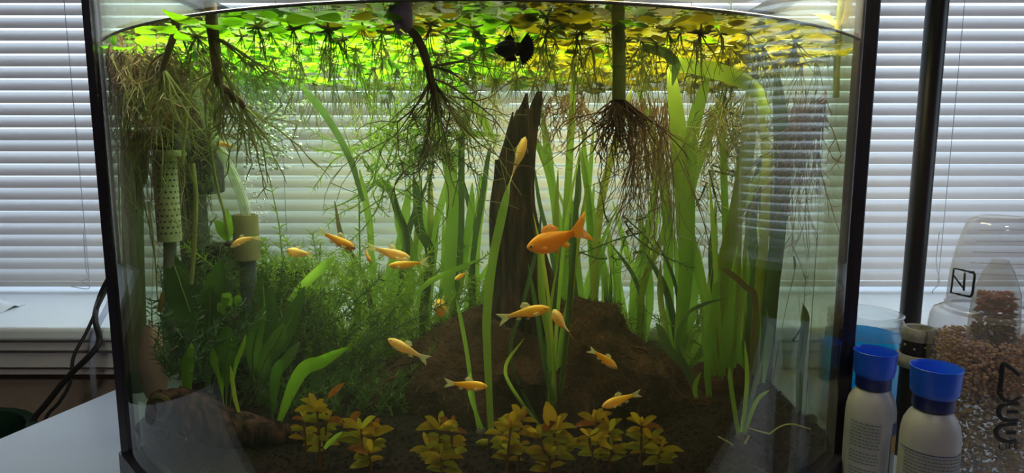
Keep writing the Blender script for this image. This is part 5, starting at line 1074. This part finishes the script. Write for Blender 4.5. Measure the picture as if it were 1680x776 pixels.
def fish(head, tail, label, hr=.22, body='yellowfish', fin='fin_clear', bend=0., roll=0., yaw=0., wr=.6, name='small_yellow_fish', cat='fish', group=None, tailspan=.20, dorsal=.10, dpos=(.42, .62), tl=.22, droop=0., kind='minnow'):
    """head/tail = (px, py, Y): tip of the snout and tip of the tail fin; hr = depth/length of the body; bend = sideways curl"""
    A, B = P(*head), P(*tail); f = (A-B); Lf = f.length; f.normalize()
    fy0 = Vector((0, 1, 0)); fz = f.cross(fy0).cross(f) if abs(f.y) > .98 else None
    up = Vector((0, 0, 1)) - f*f.z
    if up.length < .25: up = Vector((1, 0, 0)) - f*f.x
    up.normalize(); lat = up.cross(f).normalized()
    rm = Matrix.Rotation(roll, 3, f); up = rm @ up; lat = rm @ lat
    o0 = (A+B)/2
    bl = 1 - tl                                          # body share of the length
    def ax(s):                                          # spine: s = 0 snout .. 1 tail tip
        c = bend*Lf*(math.sin(PI*min(1, max(0, s-.25)/.75)*.5)**2 if s > .25 else 0); return A - f*(s*Lf) + lat*(c - bend*Lf*.3) - up*(droop*Lf*(s*(1-s)*4 - .5))
    prof = [(0, .05), (.03, .30), (.08, .52), (.16, .78), (.27, .96), (.38, 1.0), (.5, .95), (.62, .80), (.74, .60), (.85, .44), (.93, .37), (1.0, .36)]
    if kind == 'gold': prof = [(0, .10), (.03, .30), (.09, .50), (.18, .76), (.30, .97), (.42, 1.0), (.55, .92), (.68, .72), (.80, .50), (.90, .36), (.96, .32), (1.0, .34)]
    H = hr*Lf*bl/2; n = 14
    t = thing(name, o0, label, cat, group); mb = MB(); vs = []; fs = []
    for i, (s, h) in enumerate(prof):
        c = ax(s*bl); tx = (ax(s*bl - .01) - ax(s*bl + .01)).normalized(); la = up.cross(tx).normalized(); off = -.10*H*math.sin(PI*min(1, s*1.2))*(1 if kind != 'gold' else .6)
        w = wr*h*(1.0 if s < .5 else 1 - .55*(s-.5)/.5)
        for j in range(n):
            a = 2*PI*j/n; vs.append(c + up*(math.sin(a)*h*H + off) + la*(math.cos(a)*w*H))
    for i in range(len(prof)-1):
        for j in range(n): fs.append((i*n+j, i*n+(j+1) % n, (i+1)*n+(j+1) % n, (i+1)*n+j))
    fs += [tuple(range(n)), tuple((len(prof)-1)*n+j for j in range(n-1, -1, -1))]
    mb.add(vs, fs); bo = mb.build('body', body, t); ss = bo.modifiers.new('smooth', 'SUBSURF'); ss.levels = 1; ss.render_levels = 1
    def fan(nm, root0, root1, tips, m=fin):
        """thin fin between a root line and a fringe of tips"""
        mb = MB(); k = len(tips); vs = [root0.lerp(root1, i/(k-1)) for i in range(k)] + [r_.lerp(tp, .55) for r_, tp in zip([root0.lerp(root1, i/(k-1)) for i in range(k)], tips)] + list(tips)
        fs = []
        for r_ in (0, 1):
            for i in range(k-1): fs.append((r_*k+i, r_*k+i+1, (r_+1)*k+i+1, (r_+1)*k+i))
        mb.add(vs, fs); o = mb.build(nm, m, t); sd = o.modifiers.new('thick', 'SOLIDIFY'); sd.thickness = Lf*.004; sd.offset = 0; return o
    pe = ax(bl*.975); te = ax(1.0); td = (te-pe); ph = H*.36
    sp = tailspan*Lf
    fan('tail_fin', pe + up*ph, pe - up*ph, [pe + td*1.0 + up*sp, pe + td*.86 + up*sp*.55, pe + td*.62, pe + td*.86 - up*sp*.55, pe + td*1.0 - up*sp])
    d0, d1 = ax(bl*dpos[0]), ax(bl*dpos[1]); hh = H*.90
    def hat(s): return H*[h for (q, h) in prof if q >= s][0]*.93 - .08*H
    fan('dorsal_fin', d0 + up*hat(dpos[0]), d1 + up*hat(dpos[1]), [d0 + up*(hat(dpos[0]) + dorsal*Lf*.8) - f*.05*Lf, d0.lerp(d1, .5) + up*(hat(dpos[0]) + dorsal*Lf) - f*.06*Lf, d1 + up*(hat(dpos[1]) + dorsal*Lf*.45) - f*.05*Lf])
    a0, a1 = ax(bl*.68), ax(bl*.80); hb = lambda s: H*[h for (q, h) in prof if q >= s][0]*.95 + .08*H
    fan('anal_fin', a0 - up*hb(.68)*.95, a1 - up*hb(.80)*.95, [a0 - up*(hb(.68) + dorsal*Lf*.6) - f*.05*Lf, a1 - up*(hb(.8) + dorsal*Lf*.45) - f*.05*Lf])
    p0 = ax(bl*.48); fan('pelvic_fin', p0 - up*hb(.48)*.95, p0 - f*.05*Lf - up*hb(.48)*.95, [p0 - up*(hb(.48) + dorsal*Lf*.5) - f*.06*Lf, p0 - up*(hb(.48) + dorsal*Lf*.2) - f*.11*Lf])
    for sd in (-1, 1):
        q = ax(bl*.25); w = wr*.92*H; r0 = q + lat*sd*w*.95 - up*.25*H; fan('pectoral_fin', r0, r0 - up*.28*H, [r0 - f*.10*Lf + lat*sd*.05*Lf, r0 - f*.11*Lf + lat*sd*.05*Lf - up*.04*Lf, r0 - f*.07*Lf + lat*sd*.04*Lf - up*.07*Lf])
        e = ax(bl*.095) + lat*sd*wr*.52*H*(1.05 if kind != 'gold' else 1.1) + up*.10*H; er = max(.010*Lf, H*.15)
        mb = MB(); mb.blob(e, er, 2); ey = mb.build('eye', 'eyering' if body != 'blackfish' else 'eyedark', t)
        mb = MB(); mb.blob(e + lat*sd*er*.45, er*.72, 2); mb.build('pupil', 'eyeblack', ey)
    return t
fish((865, 408, .60), (968, 372, .60), 'orange goldfish with forked tail swimming left in front of the stump', .46, 'goldfish', 'fin_orange', name='goldfish', tailspan=.24, dorsal=.11, dpos=(.36, .68), tl=.26, wr=.55, kind='gold', droop=.02)
fish((584, 408, .66), (520, 378, .67), 'dark amber fish slanting down to the right, upper left of the school', .30, 'amberfish', 'fin_clear', tailspan=.12)
fish((673, 423, .62), (600, 404, .62), 'pale orange fish pointing right, largest in the school left of the stump', .30, 'palefish', 'fin_pale', tailspan=.09)
fish((637, 436, .61), (704, 430, .61), 'slim yellow orange fish pointing left just under the largest school fish', .26, 'yellowfish', 'fin_clear', tailspan=.13)
fish((470, 411, .68), (514, 418, .68), 'pale blunt fish pointing left above the black sponge', .48, 'palefish', 'fin_pale', tailspan=.15)
fish((377, 403, .62), (428, 388, .63), 'pale cream fish arching down to the left over the tan cup', .30, 'palefish', 'fin_pale', droop=-.12, tailspan=.08)
fish((355, 234, .64), (392, 242, .64), 'tiny pale fish near the clear hose at upper left', .30, 'palefish', 'fin_clear', tailspan=.09)
fish((746, 459, .74), (768, 445, .75), 'small orange fish pointing down left beside the bright arching blade', .42, 'yellowfish', 'fin_clear', tailspan=.16)
fish((716, 501, .78), (738, 510, .85), 'small round looking yellow fish seen head on above the mound', .40, 'yellowfish', 'fin_clear', tailspan=.1)
fish((609, 432, .70), (596, 404, .71), 'small thin reddish amber fish hanging tail up beside the largest school fish', .32, 'amberfish', 'fin_clear', tailspan=.1)
fish((902, 504, .56), (816, 524, .57), 'long yellow fish pointing right just below the stump', .27, 'yellowfish', 'fin_clear', tailspan=.12, droop=-.03)
fish((911, 506, .57), (937, 562, .57), 'yellow orange fish seen from above, head up and tail curled to the right', .42, 'palefish', 'fin_orange', bend=-.16, roll=-1.45, tailspan=.17, wr=.95, tl=.30)
fish((636, 556, .58), (704, 592, .58), 'pale yellow fish pointing up left in front of the mound\'s left slope', .30, 'palefish', 'fin_clear', tailspan=.12)
fish((800, 634, .54), (728, 628, .54), 'bright yellow fish pointing right above the front plants', .30, 'yellowfish', 'fin_clear', tailspan=.12)
fish((1013, 604, .58), (966, 572, .58), 'bright yellow fish diving right along the mound\'s right slope', .34, 'yellowfish', 'fin_clear', droop=-.05, tailspan=.12, roll=.3)
fish((987, 667, .55), (1052, 644, .56), 'deep yellow fish pointing down left just above the front plants', .32, 'yellowfish', 'fin_clear', tailspan=.10, droop=-.02)
fish((861, 224, .694), (836, 306, .690), 'slender golden algae eater clinging head up to the stump', .33, 'eaterfish', 'fin_pale', name='algae_eater', roll=1.2, wr=.8, tailspan=.11, dorsal=.06, tl=.26, bend=.03)
b = fish((811, 82, .515), (866, 74, .515), 'black fish with ragged fan tail swimming left among the floating plants', .62, 'blackfish', 'fin_black', name='black_fish', tailspan=.10, dorsal=.14, dpos=(.40, .66), tl=.12, wr=.55, kind='gold')
c = P(846, 78, .515)                                   # its broad ragged fan tail and lower fin
def ragged(nm, cx, cy, a0, a1, r0, r1, n):
    mb = MB(); c = P(cx, cy, .515); vs = []; fs = []
    for i in range(n+1):
        a = a0 + (a1-a0)*i/n; rr = S(r1 if i % 2 else r1*.86, .515); vs += [c + Vector((math.cos(a), 0, math.sin(a)))*S(r0, .515), c + Vector((math.cos(a), .12*math.sin(i), math.sin(a)))*rr]
    for i in range(n): fs.append((2*i, 2*i+2, 2*i+3, 2*i+1))
    mb.add(vs, fs); o = mb.build(nm, 'fin_black', b); sd = o.modifiers.new('thick', 'SOLIDIFY'); sd.thickness = .0004
ragged('fan_tail', 848, 78, -1.25, .95, 2, 30, 30); ragged('lower_fin', 838, 84, -2.2, -.9, 2, 18, 14)
